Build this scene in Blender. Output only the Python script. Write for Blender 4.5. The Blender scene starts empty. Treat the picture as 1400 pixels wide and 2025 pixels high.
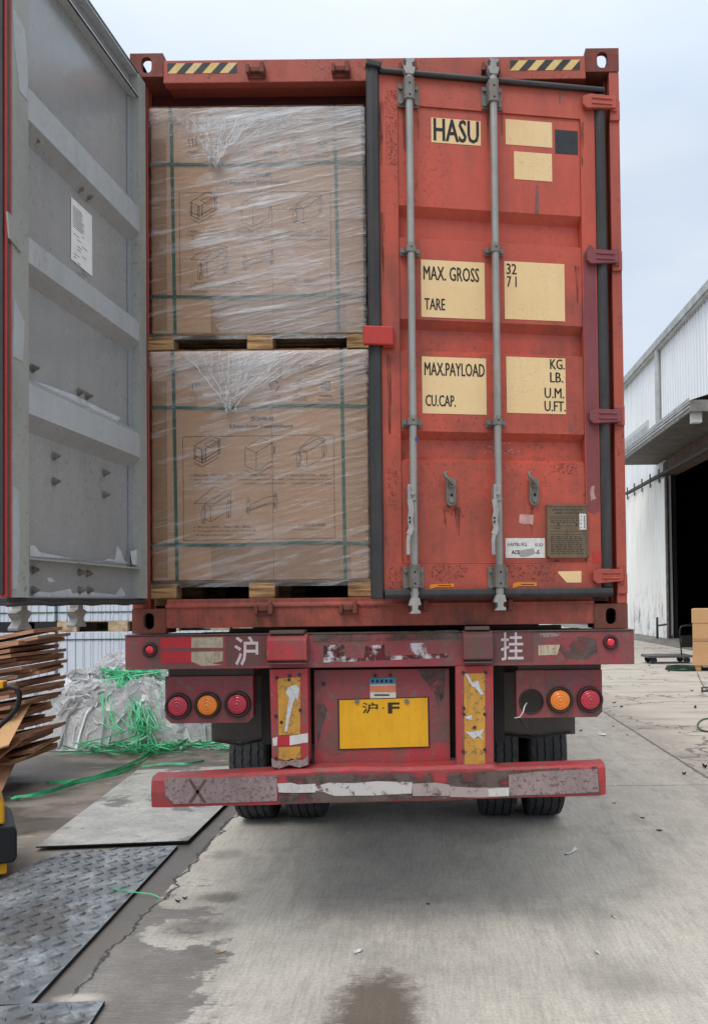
import bpy, bmesh, math, random
from mathutils import Vector, Matrix, noise
random.seed(7)
R = math.radians
sc = bpy.context.scene
COL = sc.collection

# ------------------------------------------------------------------ camera
FPX, PPX, PPY, IW, IH = 1660.0, 850.0, 1155.0, 1400.0, 2025.0
CAM = Vector((0.248, -4.14, 1.64))
camd = bpy.data.cameras.new('camera'); cam = bpy.data.objects.new('camera', camd); COL.objects.link(cam)
camd.sensor_fit = 'VERTICAL'; camd.sensor_height = 36.0; camd.lens = FPX / IH * 36.0
camd.shift_x = -(PPX - IW / 2) / IH; camd.shift_y = (PPY - IH / 2) / IH
camd.clip_start = 0.05; camd.clip_end = 1500
CR = Matrix.Rotation(R(91.2), 3, 'X') @ Matrix.Rotation(R(-0.65), 3, 'Z')
cam.matrix_world = Matrix.Translation(CAM) @ CR.to_4x4()
sc.camera = cam

# ------------------------------------------------------------------ world, sun, exposure
SUN_EL, SUN_ROT = R(56), R(205)
w = bpy.data.worlds.new('World'); sc.world = w; w.use_nodes = True
nt = w.node_tree; nt.nodes.clear()
N, L = nt.nodes.new, nt.links.new
sky = N('ShaderNodeTexSky'); sky.sky_type = 'NISHITA'; sky.sun_disc = False
sky.sun_elevation = SUN_EL; sky.sun_rotation = SUN_ROT; sky.dust_density = 4; sky.ozone_density = 1
tc = N('ShaderNodeTexCoord'); sep = N('ShaderNodeSeparateXYZ'); L(tc.outputs['Generated'], sep.inputs[0])
el = N('ShaderNodeMapRange'); el.inputs['From Min'].default_value = 0.45; el.inputs['From Max'].default_value = 1.0
el.inputs['To Min'].default_value = 0; el.inputs['To Max'].default_value = 1; L(sep.outputs['Z'], el.inputs['Value'])
cn = N('ShaderNodeTexNoise'); cn.inputs['Scale'].default_value = 2.2; cn.inputs['Detail'].default_value = 5
mp = N('ShaderNodeMapping'); mp.inputs['Scale'].default_value = (1, 1, 2.6); L(tc.outputs['Generated'], mp.inputs[0]); L(mp.outputs[0], cn.inputs['Vector'])
cr = N('ShaderNodeValToRGB'); L(cn.outputs['Fac'], cr.inputs[0])
cr.color_ramp.elements[0].position = .36; cr.color_ramp.elements[0].color = (5.1, 6.3, 7.9, 1)
cr.color_ramp.elements[1].position = .64; cr.color_ramp.elements[1].color = (6.9, 7.6, 8.6, 1)
zen = N('ShaderNodeMix'); zen.data_type = 'RGBA'; L(el.outputs[0], zen.inputs['Factor']); L(cr.outputs[0], zen.inputs['A'])
zen.inputs['B'].default_value = (15.5, 15.8, 16.2, 1)
mx = N('ShaderNodeMix'); mx.data_type = 'RGBA'; mx.inputs['Factor'].default_value = 0.93
L(sky.outputs[0], mx.inputs['A']); L(zen.outputs['Result'], mx.inputs['B'])
bg = N('ShaderNodeBackground'); bg.inputs['Strength'].default_value = 0.1
out = N('ShaderNodeOutputWorld'); L(mx.outputs['Result'], bg.inputs[0]); L(bg.outputs[0], out.inputs[0])
sd = bpy.data.lights.new('sun', 'SUN'); sd.energy = 1.3; sd.angle = R(25); sd.color = (1, .97, .93)
so = bpy.data.objects.new('sun', sd); COL.objects.link(so)
so.rotation_euler = Vector((math.sin(SUN_ROT) * math.cos(SUN_EL), math.cos(SUN_ROT) * math.cos(SUN_EL), math.sin(SUN_EL))).to_track_quat('Z', 'Y').to_euler()
sc.view_settings.view_transform = 'Standard'; sc.view_settings.look = 'None'
sc.view_settings.exposure = 0.17; sc.view_settings.gamma = 1
try:
    sc.cycles.max_bounces = 8; sc.cycles.transparent_max_bounces = 12; sc.cycles.use_denoising = True
except Exception: pass

# ------------------------------------------------------------------ measuring helpers
def ray(x, y):
    return (CR @ Vector(((x - PPX) / FPX, -(y - PPY) / FPX, -1.0)))
def onY(x, y, Y=0.0):
    d = ray(x, y); return CAM + d * ((Y - CAM.y) / d.y)
def onX(x, y, X):
    d = ray(x, y); return CAM + d * ((X - CAM.x) / d.x)
def onZ(x, y, Z=0.0):
    d = ray(x, y); return CAM + d * ((Z - CAM.z) / d.z)
class Frame:
    def __init__(s, O, ux):
        s.O = Vector(O); s.ux = Vector(ux).normalized(); s.uz = Vector((0, 0, 1)); s.uy = s.uz.cross(s.ux)
        s.M = Matrix((( s.ux.x, s.uy.x, 0, s.O.x), (s.ux.y, s.uy.y, 0, s.O.y), (0, 0, 1, s.O.z), (0, 0, 0, 1)))
    def at(s, x, y, n=0.0):
        d = ray(x, y); p0 = s.O + s.uy * n
        t = (p0 - CAM).dot(s.uy) / d.dot(s.uy); q = CAM + d * t - s.O
        return q.dot(s.ux), q.z
WORLD = Frame((0, 0, 0), (1, 0, 0))

# ------------------------------------------------------------------ text cache (meshes of letters)
BOLD = {'HASU': .008, 'Unpacking Instructions': .03, '拆箱说明': .03, 'ACE': .03, '1-5': .03, '沪': .012, '挂': .008, 'F': .03}
def text_geo(body):
    c = bpy.data.curves.new('lettering', 'FONT'); c.body = body; c.resolution_u = 2; c.offset = BOLD.get(body, 0)
    o = bpy.data.objects.new('lettering', c); COL.objects.link(o)
    ev = o.evaluated_get(bpy.context.evaluated_depsgraph_get()); m = ev.to_mesh()
    vs = [(v.co.x, v.co.y) for v in m.vertices]; fs = [tuple(p.vertices) for p in m.polygons]
    ev.to_mesh_clear(); bpy.data.objects.remove(o); bpy.data.curves.remove(c)
    return vs, fs
TC = {}
for t in ["HASU", "MAX. GROSS", "TARE", "MAX.PAYLOAD", "CU.CAP.", "32", "7 1", "KG.", "LB.", "U.M.", "U.FT.", "HAMBURG", "SÜD", "ACE", "1-5",
          "APPROVED FOR TRANSPORT", "UNDER CUSTOMS SEAL", "CIMC", "A", "C", "E", "P", "沪", "挂", "F", "拆箱说明", "Unpacking Instructions",
          "1. 剪掉打包带，移除外部打包带。", "1. Remove the outer packing tap", "with appropriate tools.",
          "2. 移除外纸箱，检查产品。", "2. Remove the outer carton box, check", "if machines are in good condition.",
          "3. 去除内部打包带，垫板。", "3. Remove the packing tap and place", "machines with supporter properly.",
          "4. 两人站立两侧，抬起产品，搬离。", "4. Two people stand on the outer two sides, lift", "lift fully up to take the machine out of the pallet.",
          "扫一扫可查看详细说明", "Swipe to see detailed instruction", "严禁翻滚", "DO NOT ROLL", "可回收", "RECYCLE", "堆码层数"]:
    TC[t] = text_geo(t)

# ------------------------------------------------------------------ mesh builder
WM = {}
class MB:
    def __init__(s, frame=None):
        s.v = []; s.f = []; s.m = []; s.sm = []; s.F = frame.M if frame else Matrix.Identity(4); s.mat = 0; s.smooth = False
    def add(s, vs, fs, mat=None, smooth=None):
        b = len(s.v); s.v += [s.F @ Vector(p) for p in vs]
        for f in fs:
            s.f.append(tuple(i + b for i in f)); s.m.append(s.mat if mat is None else mat); s.sm.append(s.smooth if smooth is None else smooth)
    def box(s, x0, x1, y0, y1, z0, z1, mat=None):
        if x0 > x1: x0, x1 = x1, x0
        if y0 > y1: y0, y1 = y1, y0
        if z0 > z1: z0, z1 = z1, z0
        s.add([(x0,y0,z0),(x1,y0,z0),(x1,y1,z0),(x0,y1,z0),(x0,y0,z1),(x1,y0,z1),(x1,y1,z1),(x0,y1,z1)],
              [(0,3,2,1),(4,5,6,7),(0,1,5,4),(1,2,6,5),(2,3,7,6),(3,0,4,7)], mat)
    def obox(s, c, size, rot, mat=None):
        Mx = Matrix.Translation(c) @ rot.to_4x4()
        h = [k / 2 for k in size]
        vs = [Mx @ Vector((a * h[0], b * h[1], d * h[2])) for d in (-1, 1) for a, b in ((-1,-1),(1,-1),(1,1),(-1,1))]
        s.add(vs, [(0,3,2,1),(4,5,6,7),(0,1,5,4),(1,2,6,5),(2,3,7,6),(3,0,4,7)], mat)
    def prism_y(s, poly, y0, y1, mat=None):            # polygon of (x,z), CCW seen from -y
        n = len(poly)
        vs = [(x, y0, z) for x, z in poly] + [(x, y1, z) for x, z in poly]
        s.add(vs, [tuple(range(n)), tuple(range(2*n-1, n-1, -1))] + [(i+n, (i+1)%n+n, (i+1)%n, i) for i in range(n)], mat)
    def prism_x(s, poly, x0, x1, mat=None):            # polygon of (y,z)
        n = len(poly)
        vs = [(x0, y, z) for y, z in poly] + [(x1, y, z) for y, z in poly]
        s.add(vs, [tuple(range(n-1, -1, -1)), tuple(range(n, 2*n))] + [(i, (i+1)%n, (i+1)%n+n, i+n) for i in range(n)], mat)
    def prism_z(s, poly, z0, z1, mat=None):
        n = len(poly)
        vs = [(x, y, z0) for x, y in poly] + [(x, y, z1) for x, y in poly]
        s.add(vs, [tuple(range(n-1, -1, -1)), tuple(range(n, 2*n))] + [(i, (i+1)%n, (i+1)%n+n, i+n) for i in range(n)], mat)
    def cyl(s, p0, p1, r, seg=16, r1=None, mat=None, caps=True):
        p0, p1 = Vector(p0), Vector(p1); r1 = r if r1 is None else r1
        d = (p1 - p0).normalized(); a = d.orthogonal().normalized(); b = d.cross(a)
        vs = [p0 + (a*math.cos(t)+b*math.sin(t))*r for t in [2*math.pi*i/seg for i in range(seg)]] + \
             [p1 + (a*math.cos(t)+b*math.sin(t))*r1 for t in [2*math.pi*i/seg for i in range(seg)]]
        s.add(vs, [(i, (i+1)%seg, (i+1)%seg+seg, i+seg) for i in range(seg)], mat, True)
        if caps: s.add(vs, [tuple(range(seg-1,-1,-1)), tuple(range(seg, 2*seg))], mat, False)
    def tube(s, pts, r, seg=8, mat=None, taper=None):
        pts = [Vector(p) for p in pts]; n = len(pts); vs = []
        up = None
        for i, p in enumerate(pts):
            d = (pts[min(i+1, n-1)] - pts[max(i-1, 0)])
            d = d.normalized() if d.length > 1e-9 else Vector((0,0,1))
            if up is None: up = d.orthogonal().normalized()
            up = (up - d * up.dot(d)); up = up.normalized() if up.length > 1e-6 else d.orthogonal().normalized()
            b = d.cross(up); rr = r[i] if isinstance(r, (list, tuple)) else r
            vs += [p + (up*math.cos(t)+b*math.sin(t))*rr for t in [2*math.pi*k/seg for k in range(seg)]]
        fs = [(i*seg+k, i*seg+(k+1)%seg, (i+1)*seg+(k+1)%seg, (i+1)*seg+k) for i in range(n-1) for k in range(seg)]
        s.add(vs, fs + [tuple(range(seg-1,-1,-1)), tuple(range((n-1)*seg, n*seg))], mat, True)
    def ribbon(s, pts, wd, th=0.001, side=None, mat=None):
        pts = [Vector(p) for p in pts]; n = len(pts); vs = []
        for i, p in enumerate(pts):
            d = (pts[min(i+1, n-1)] - pts[max(i-1, 0)]).normalized()
            sd_ = Vector(side) if side is not None else Vector((0,0,1)).cross(d)
            sd_ = sd_ - d * sd_.dot(d)
            sd_ = sd_.normalized() if sd_.length > 1e-6 else d.orthogonal().normalized()
            nn = d.cross(sd_)
            vs += [p - sd_*wd/2 - nn*th/2, p + sd_*wd/2 - nn*th/2, p + sd_*wd/2 + nn*th/2, p - sd_*wd/2 + nn*th/2]
        fs = [(i*4+k, i*4+(k+1)%4, (i+1)*4+(k+1)%4, (i+1)*4+k) for i in range(n-1) for k in range(4)]
        s.add(vs, fs + [(3,2,1,0), tuple(range((n-1)*4, n*4))], mat)
    def lathe(s, prof, c, axis='y', seg=32, mat=None, smooth=True):   # prof: (r, h) along axis
        vs = []; c = Vector(c)
        for r_, h in prof:
            for k in range(seg):
                t = 2*math.pi*k/seg
                if axis == 'y': vs.append(c + Vector((r_*math.cos(t), h, r_*math.sin(t))))
                elif axis == 'x': vs.append(c + Vector((h, r_*math.cos(t), r_*math.sin(t))))
                else: vs.append(c + Vector((r_*math.cos(t), r_*math.sin(t), h)))
        n = len(prof)
        s.add(vs, [(i*seg+k, i*seg+(k+1)%seg, (i+1)*seg+(k+1)%seg, (i+1)*seg+k) for i in range(n-1) for k in range(seg)], mat, smooth)
    def grid(s, nx, ny, fn, mat=None, smooth=True):
        vs = [fn(i/nx, j/ny) for j in range(ny+1) for i in range(nx+1)]
        s.add(vs, [(j*(nx+1)+i, j*(nx+1)+i+1, (j+1)*(nx+1)+i+1, (j+1)*(nx+1)+i) for j in range(ny) for i in range(nx)], mat, smooth)
    def line(s, p, q, wd, y, mat=None):                 # flat line in the (x,z) plane at depth y
        p, q = Vector(p), Vector(q); d = (q - p)
        if d.length < 1e-6: return
        nn = Vector((-d.y, d.x)).normalized() * wd / 2
        s.add([(p.x-nn.x, y, p.y-nn.y), (q.x-nn.x, y, q.y-nn.y), (q.x+nn.x, y, q.y+nn.y), (p.x+nn.x, y, p.y+nn.y)], [(0,1,2,3)], mat)
    def poly(s, pts, y, mat=None):
        s.add([(a, y, b) for a, b in pts], [tuple(range(len(pts)))], mat)
    def text(s, body, x0, z0, x1, z1, y, mat=None, sh=None):   # fit text in box, reading along +x seen from -y
        vs, fs = TC[body]
        ax, bx = min(v[0] for v in vs), max(v[0] for v in vs); ay, by = min(v[1] for v in vs), max(v[1] for v in vs)
        sx = (x1-x0)/(bx-ax); sy = (z1-z0)/(by-ay)
        s.add([(x0+(v[0]-ax)*sx, y, z0+(v[1]-ay)*sy + (sh or 0)*(v[0]-ax)*sx) for v in vs], fs, mat)
    def build(s, name, mats, parent=None, bevel=0.0, label=None, seg=2):
        Mi = Matrix.Identity(4)
        if parent is not None: Mi = WM[parent.name].inverted()
        me = bpy.data.meshes.new(name)
        me.from_pydata([tuple(Mi @ p) for p in s.v], [], s.f)
        if not isinstance(mats, (list, tuple)): mats = [mats]
        for m in mats: me.materials.append(m)
        me.polygons.foreach_set('material_index', s.m); me.polygons.foreach_set('use_smooth', s.sm); me.update()
        o = bpy.data.objects.new(name, me); COL.objects.link(o)
        if parent is not None: o.parent = parent; WM[o.name] = WM[parent.name]
        else: WM[o.name] = Matrix.Identity(4)
        if bevel:
            b = o.modifiers.new('bevel', 'BEVEL'); b.width = bevel; b.segments = seg; b.limit_method = 'ANGLE'; b.angle_limit = R(35); b.harden_normals = False
        if label: o['label'] = label
        return o
def thing(name, label, cat, loc=(0,0,0), group=None):
    o = bpy.data.objects.new(name, None); COL.objects.link(o); o.location = loc; o.empty_display_size = .1
    WM[o.name] = Matrix.Translation(loc); return tag(o, label, cat, group)
def tag(o, label=None, cat=None, group=None, kind=None):
    if label: o['label'] = label
    if cat: o['category'] = cat
    if group: o['group'] = group
    if kind: o['kind'] = kind
    return o
def solo(mb, name, mats, label, cat, base=None, group=None, bevel=0, kind=None):
    """one-mesh thing with its origin at its base"""
    if base is None:
        n = len(mb.v); base = Vector((sum(v.x for v in mb.v)/n, sum(v.y for v in mb.v)/n, min(v.z for v in mb.v)))
    base = Vector(base); mb.v = [v - base for v in mb.v]
    o = mb.build(name, mats, None, bevel); o.location = base; WM[o.name] = Matrix.Translation(base)
    return tag(o, label, cat, group, kind)

# ------------------------------------------------------------------ materials
def s2l(c):
    r = []
    for k in c:
        k /= 255.0; r.append(k/12.92 if k <= .04045 else ((k+.055)/1.055)**2.4)
    return (r[0], r[1], r[2], 1)
class NT:
    def __init__(s, name):
        s.m = bpy.data.materials.new(name); s.m.use_nodes = True; s.t = s.m.node_tree; s.t.nodes.clear()
        s.o = s.N('ShaderNodeOutputMaterial'); s.co = s.N('ShaderNodeTexCoord').outputs['Object']
        s.xyz = s.N('ShaderNodeSeparateXYZ'); s.L(s.co, s.xyz.inputs[0])
    def N(s, t): return s.t.nodes.new(t)
    def L(s, a, b): s.t.links.new(a, b)
    def set(s, sock, v):
        if hasattr(v, 'is_output') or isinstance(v, bpy.types.NodeSocket): s.L(v, sock)
        else: sock.default_value = v
    def math(s, op, a, b=0.0, c=0.0, clamp=False):
        n = s.N('ShaderNodeMath'); n.operation = op; n.use_clamp = clamp
        s.set(n.inputs[0], a); s.set(n.inputs[1], b)
        if op in ('MULTIPLY_ADD', 'SMOOTH_MIN', 'SMOOTH_MAX'): s.set(n.inputs[2], c)
        return n.outputs[0]
    def mapn(s, scale=(1,1,1), rot=(0,0,0), loc=(0,0,0), src=None):
        n = s.N('ShaderNodeMapping'); n.inputs['Scale'].default_value = scale; n.inputs['Rotation'].default_value = rot
        n.inputs['Location'].default_value = loc; s.L(src or s.co, n.inputs[0]); return n.outputs[0]
    def noise(s, scale, detail=4, rough=.6, vec=None, dist=0.0, sc3=None, loc=(0,0,0), rot=(0,0,0)):
        n = s.N('ShaderNodeTexNoise'); n.inputs['Scale'].default_value = scale; n.inputs['Detail'].default_value = detail
        n.inputs['Roughness'].default_value = rough; n.inputs['Distortion'].default_value = dist
        s.L(vec if vec is not None else s.mapn(sc3 or (1,1,1), rot, loc), n.inputs['Vector']); return n.outputs['Fac']
    def ramp(s, v, lo, hi, a=0.0, b=1.0, smooth=False):
        n = s.N('ShaderNodeMapRange'); n.inputs['From Min'].default_value = lo; n.inputs['From Max'].default_value = hi
        n.inputs['To Min'].default_value = a; n.inputs['To Max'].default_value = b; n.clamp = True
        if smooth: n.interpolation_type = 'SMOOTHSTEP'
        s.set(n.inputs['Value'], v); return n.outputs[0]
    def mix(s, f, a, b):
        n = s.N('ShaderNodeMix'); n.data_type = 'RGBA'; s.set(n.inputs['Factor'], f)
        s.set(n.inputs['A'], a); s.set(n.inputs['B'], b); return n.outputs['Result']
    def bump(s, h, strength=.3, dist=.01, normal=None):
        n = s.N('ShaderNodeBump'); n.inputs['Strength'].default_value = strength; n.inputs['Distance'].default_value = dist
        s.L(h, n.inputs['Height'])
        if normal is not None: s.L(normal, n.inputs['Normal'])
        return n.outputs[0]
    def bsdf(s, col, rough=.6, metal=0.0, normal=None, spec=.5, **kw):
        n = s.N('ShaderNodeBsdfPrincipled'); s.set(n.inputs['Base Color'], col); s.set(n.inputs['Roughness'], rough)
        s.set(n.inputs['Metallic'], metal); s.set(n.inputs['Specular IOR Level'], spec)
        if normal is not None: s.L(normal, n.inputs['Normal'])
        for k, v in kw.items(): s.set(n.inputs[k.replace('_', ' ')], v)
        return n.outputs[0]
    def done(s, sh): s.L(sh, s.o.inputs['Surface']); return s.m

def paint(name, c1, c2, dirt=(70,58,48), dirt_amt=.5, rust=(78,45,32), rust_amt=.5, rough=.5, zdirt=None, scale=1.0, chips=None, chip_amt=0.0, bumpk=.15, metal=0.0, spec=.4, off=0.0, soil=None, zlight=None):
    t = NT(name); lo = (off, off*1.7, off*.6)
    n1 = t.noise(1.6*scale, 5, .6, loc=lo)
    col = t.mix(t.ramp(n1, .3, .7), s2l(c1), s2l(c2))
    if zlight: col = t.mix(t.math('MULTIPLY', t.ramp(t.math('ADD', t.xyz.outputs['Z'], t.math('MULTIPLY', n1, .5)), zlight[0], zlight[1]), zlight[3]), col, s2l(zlight[2]))  # lighting difference over the height, mixed into the base colour
    fine = t.noise(38*scale, 4, .7, loc=lo)
    col = t.mix(t.ramp(fine, .35, .75, 0, .18), col, s2l(dirt))
    st = t.noise(1.0, 6, .65, sc3=(14*scale, 14*scale, 1.3*scale), loc=lo)
    blotch = t.noise(2.6*scale, 6, .7, loc=(3.1+off, 1, 2))
    dm = t.math('MULTIPLY', t.ramp(st, .45, .72), t.ramp(blotch, .35, .75))
    if zdirt:
        g = t.ramp(t.xyz.outputs['Z'], zdirt[1], zdirt[0])
        dm = t.math('ADD', dm, t.math('MULTIPLY', t.math('MULTIPLY', g, t.ramp(blotch, .38, .62)), zdirt[2]), clamp=True)
    col = t.mix(t.math('MULTIPLY', dm, dirt_amt, clamp=True), col, s2l(dirt))
    if soil:
        s1 = t.noise(1.9*soil[2], 8, .74, loc=(4+off, 9, 2)); s2 = t.noise(1, 6, .7, sc3=(9*soil[2], 9*soil[2], 2.2*soil[2]), loc=(off, 5, 5))
        sm = t.ramp(t.math('ADD', t.math('MULTIPLY', s1, .62), t.math('MULTIPLY', s2, .38)), .46, .60)
        col = t.mix(t.math('MULTIPLY', sm, soil[0]), col, s2l(soil[1]))
        s3 = t.noise(17*soil[2], 6, .8, loc=(1, off, 8)); col = t.mix(t.math('MULTIPLY', t.ramp(s3, .55, .66), soil[0]*.6), col, s2l(tuple(k*.75 for k in soil[1])))
    if rust_amt:
        sp = t.noise(46*scale, 5, .75, loc=(5+off, 2, 1)); msk = t.noise(1.9*scale, 4, .6, loc=(9+off, 4, 7))
        rm = t.math('MULTIPLY', t.ramp(sp, .56, .63), t.ramp(msk, .47, .62))
        sp2 = t.noise(15*scale, 7, .8, loc=(1+off, 8, 3))
        rm = t.math('MAXIMUM', rm, t.math('MULTIPLY', t.ramp(sp2, .62, .67), t.ramp(msk, .42, .56)))
        col = t.mix(t.math('MULTIPLY', rm, rust_amt, clamp=True), col, s2l(rust))
    if chips is not None:
        cp = t.noise(9*scale, 8, .75, loc=(11+off, 5, 1)); col = t.mix(t.ramp(cp, .62-chip_amt, .65-chip_amt), col, s2l(chips))
    h = t.math('ADD', t.math('ADD', t.math('MULTIPLY', fine, .3), t.noise(5*scale, 3, .5, loc=lo)), t.math('MULTIPLY', t.noise(1.3*scale, 2, .5, loc=lo), 3.0))
    r_ = t.ramp(blotch, .3, .7, rough-.1, rough+.15)
    return t.done(t.bsdf(col, r_, metal, t.bump(h, bumpk, .006), spec))

def flat(name, c, rough=.6, metal=0.0, spec=.4, var=.12, scale=20, bumpk=.1):
    t = NT(name); n = t.noise(scale, 5, .65)
    d = tuple(k*(1-var*2.2) for k in c); col = t.mix(t.ramp(n, .3, .7), s2l(d), s2l(c))
    return t.done(t.bsdf(col, rough, metal, t.bump(n, bumpk, .004), spec))

M = {}
M['door_red'] = paint('door_red', (190,95,78), (180,86,70), (116,66,56), .7, (74,42,34), .6, .46, zdirt=(1.62,1.95,.75), off=.3, zlight=(3.1,2.4,(198,80,58),.75), soil=(.22,(128,70,58),1.1))  # redder lower half is a lighting difference put into the colour
M['door_red_fade'] = paint('door_red_faded', (134,72,76), (124,62,66), (86,44,46), .4, (84,44,36), .5, .55, off=2.3)
M['door_red_fresh'] = paint('door_red_fresh', (186,58,50), (176,50,44), (110,50,44), .3, (84,44,36), .3, .5, off=3.3)
M['box_red'] = paint('container_red', (176,84,66), (160,74,58), (80,52,44), .7, (62,38,30), .9, .55, off=1.3, scale=1.3)
M['sill_red'] = paint('sill_red', (176,84,68), (152,72,58), (70,52,44), 1.3, (58,40,32), .9, .6, off=4.7, scale=1.6, soil=(.7, (84,60,48), 1.3))
M['inner_red_shaded'] = paint('inner_red_shaded', (84,24,30), (66,20,26), (36,20,22), .5, (50,30,26), .5, .6, off=2)  # red darkened to stand in for shade in the recess under the header
M['casting'] = paint('casting_rusty', (138,68,56), (104,58,48), (62,44,36), 1.0, (60,40,30), 1.0, .7, scale=3.2, chips=(92,66,52), chip_amt=.06, bumpk=.4, off=6)
M['grey'] = paint('door_grey_shaded', (156,159,161), (144,147,149), (112,112,108), .6, (100,96,88), .6, .28, off=1.1, spec=.8, soil=(.16,(128,128,124),1.2))  # panel grey lowered to carry the shading between the ribs
M['grey_frame'] = paint('frame_grey', (166,169,164), (150,153,149), (98,96,88), .7, (90,84,72), .6, .5, off=4.1)
M['grey_rib_lit'] = paint('rib_grey_lit', (180,186,190), (168,173,176), (108,108,100), .5, (96,92,82), .5, .45, off=7.1)  # lighter grey on rib faces: light from above put into the colour
M['white_smear'] = flat('paint_smear', (205,208,212), .5, var=.06)
M['gasket'] = paint('gasket_rubber', (54,54,56), (36,37,40), (84,78,70), .75, (70,60,50), .4, .55, scale=2, off=3)
M['galv'] = paint('galvanised', (168,167,163), (146,145,142), (98,90,80), .7, (110,84,62), .55, .5, scale=3, metal=.25, off=2)
M['galv_dark'] = paint('galvanised_dirty', (138,134,128), (112,108,102), (74,66,58), .8, (96,72,52), .7, .55, scale=4, metal=.25, off=8)
M['cream'] = paint('label_cream', (232,202,152), (226,192,140), (196,160,110), .35, (150,120,80), .5, .5, scale=2.5, bumpk=.04, off=5)
M['ink'] = flat('ink_black', (34,34,36), .6, var=.1)
M['dark'] = flat('shadow_dark', (26,24,24), .8, var=.2)
M['haz_y'] = paint('hazard_yellow', (226,178,80), (214,196,150), (150,110,60), .5, (120,84,40), .7, .45, scale=5, off=2)
M['haz_k'] = flat('hazard_black', (48,50,54), .5, var=.15)
M['white_label'] = flat('label_white', (222,220,214), .5, var=.06, scale=60)
M['plate_brown'] = paint('data_plate', (128,110,88), (106,92,74), (76,64,50), .8, (64,50,40), .5, .55, scale=5, metal=.3, off=3)
M['plate_ink'] = flat('plate_ink', (62,50,42), .6)
M['orange'] = flat('sticker_orange', (226,140,36), .5, var=.06)
M['pink_smear'] = flat('label_remnant', (206,160,150), .6, var=.1)
M['blue_paint'] = flat('blue_mark', (20,80,160), .5)
M['grey_smear'] = flat('smear_grey', (134,92,92), .6, var=.1)
M['knock'] = paint('trailer_red', (160,62,70), (134,58,64), (98,80,74), 1.4, (72,60,56), .9, .5, scale=2.2, off=.9, chips=(120,86,82), chip_amt=.05, soil=(.85, (98,80,74), 1.5))
M['knock_b'] = paint('trailer_red_bright', (186,54,58), (158,48,54), (112,80,74), 1.2, (86,62,58), .8, .5, scale=2.6, off=5.9, chips=(142,96,92), chip_amt=.02, soil=(.78, (122,84,80), 2.2))
M['knock_d'] = paint('trailer_dull', (122,58,60), (104,64,62), (80,70,64), 1.0, (62,54,48), .8, .6, scale=2, off=3.9, soil=(.6, (92,78,72), 1.6))
M['grime'] = paint('trailer_grime', (104,84,78), (82,72,68), (64,58,52), .8, (58,50,44), .6, .7, scale=3, off=1.9)
M['under'] = paint('underside_steel', (88,81,78), (72,67,65), (98,90,82), .6, (70,54,46), .5, .7, scale=3, off=2.9)
M['undark'] = paint('chassis_dark', (44,40,39), (34,31,31), (58,52,48), .6, (50,40,36), .5, .75, scale=3, off=2.2)
M['tape_grey'] = paint('tape_worn', (160,140,138), (134,118,116), (88,66,66), .6, (96,56,58), .8, .55, scale=6, off=2, chips=(104,84,84), chip_amt=.08)
M['tape_white'] = paint('tape_white', (216,214,212), (190,186,184), (130,116,110), .7, (130,80,80), .6, .4, scale=5, off=7, chips=(150,120,118), chip_amt=.02)
M['tape_red'] = paint('tape_red', (200,42,54), (176,40,50), (110,60,60), .6, (110,70,66), .4, .4, scale=4, off=3)
M['refl_y'] = paint('reflector_yellow', (206,150,58), (176,128,56), (126,98,54), .9, (104,82,48), .8, .5, scale=4, off=1, chips=(128,104,62), chip_amt=.07)
M['refl_w'] = flat('reflector_peeled', (214,216,220), .35, metal=.2, var=.1, scale=60)
M['plate_y'] = paint('plate_yellow', (230,172,22), (222,160,18), (150,110,40), .5, (90,70,40), .5, .45, scale=5, bumpk=.05, off=4)
M['lens_red'] = None
def lens(name, c):
    t = NT(name); n = t.noise(24, 4, .6)
    col = t.mix(t.ramp(n, .3, .75, 0, .45), s2l(c), s2l(tuple(k*.62+14 for k in c)))
    return t.done(t.bsdf(col, .22, 0, t.bump(t.noise(200, 2), .15, .001), .6, Coat_Weight=.5))
M['lens_red'] = lens('lens_red', (186,22,52)); M['lens_orange'] = lens('lens_orange', (244,130,14))
M['lens_bright'] = lens('lens_marker', (226,30,56))
M['rubber'] = flat('tyre_rubber', (66,66,68), .75, var=.18, scale=14, bumpk=.2)
M['lamp_ring'] = flat('lamp_ring', (58,50,48), .6, var=.2)
M['paper'] = flat('paper_notice', (236,236,236), .7, var=.03)
M['print'] = flat('print_grey', (120,120,124), .7)
M['wood'] = None
def wood(name, c1, c2, lay=60, rot=0):
    t = NT(name)
    g = t.noise(1.0, 5, .6, sc3=(5, 5, lay), dist=.4)
    col = t.mix(t.ramp(g, .38, .62), s2l(c1), s2l(c2)); kn = t.noise(9, 4, .7)
    col = t.mix(t.ramp(kn, .55, .72, 0, .5), col, s2l(tuple(k*.6 for k in c2)))
    return t.done(t.bsdf(col, .75, 0, t.bump(g, .5, .004), .3))
M['wood'] = wood('pallet_wood', (196,158,112), (118,86,58), 90)
M['wood_pale'] = wood('pallet_wood_pale', (206,184,150), (160,134,102), 8)
M['card'] = None
def card(name, c1, c2, corr=0, rough=.8):
    t = NT(name); n = t.noise(2.2, 5, .6); f = t.noise(90, 3, .6)
    col = t.mix(t.ramp(n, .3, .7), s2l(c1), s2l(c2)); col = t.mix(t.ramp(f, .4, .8, 0, .15), col, s2l(tuple(k*.7 for k in c2)))
    st = t.noise(1, 4, .6, sc3=(30, 30, 1.2)); col = t.mix(t.ramp(st, .55, .75, 0, .22), col, s2l(tuple(k*.78 for k in c2)))
    h = t.math('ADD', t.math('MULTIPLY', n, 1.0), t.math('MULTIPLY', st, .12))
    return t.done(t.bsdf(col, rough, 0, t.bump(h, .3, .02), .25))
M['card'] = card('carton_board', (222,184,150), (210,168,134))
M['card2'] = card('carton_board_folded', (200,160,128), (172,130,102))
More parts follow.
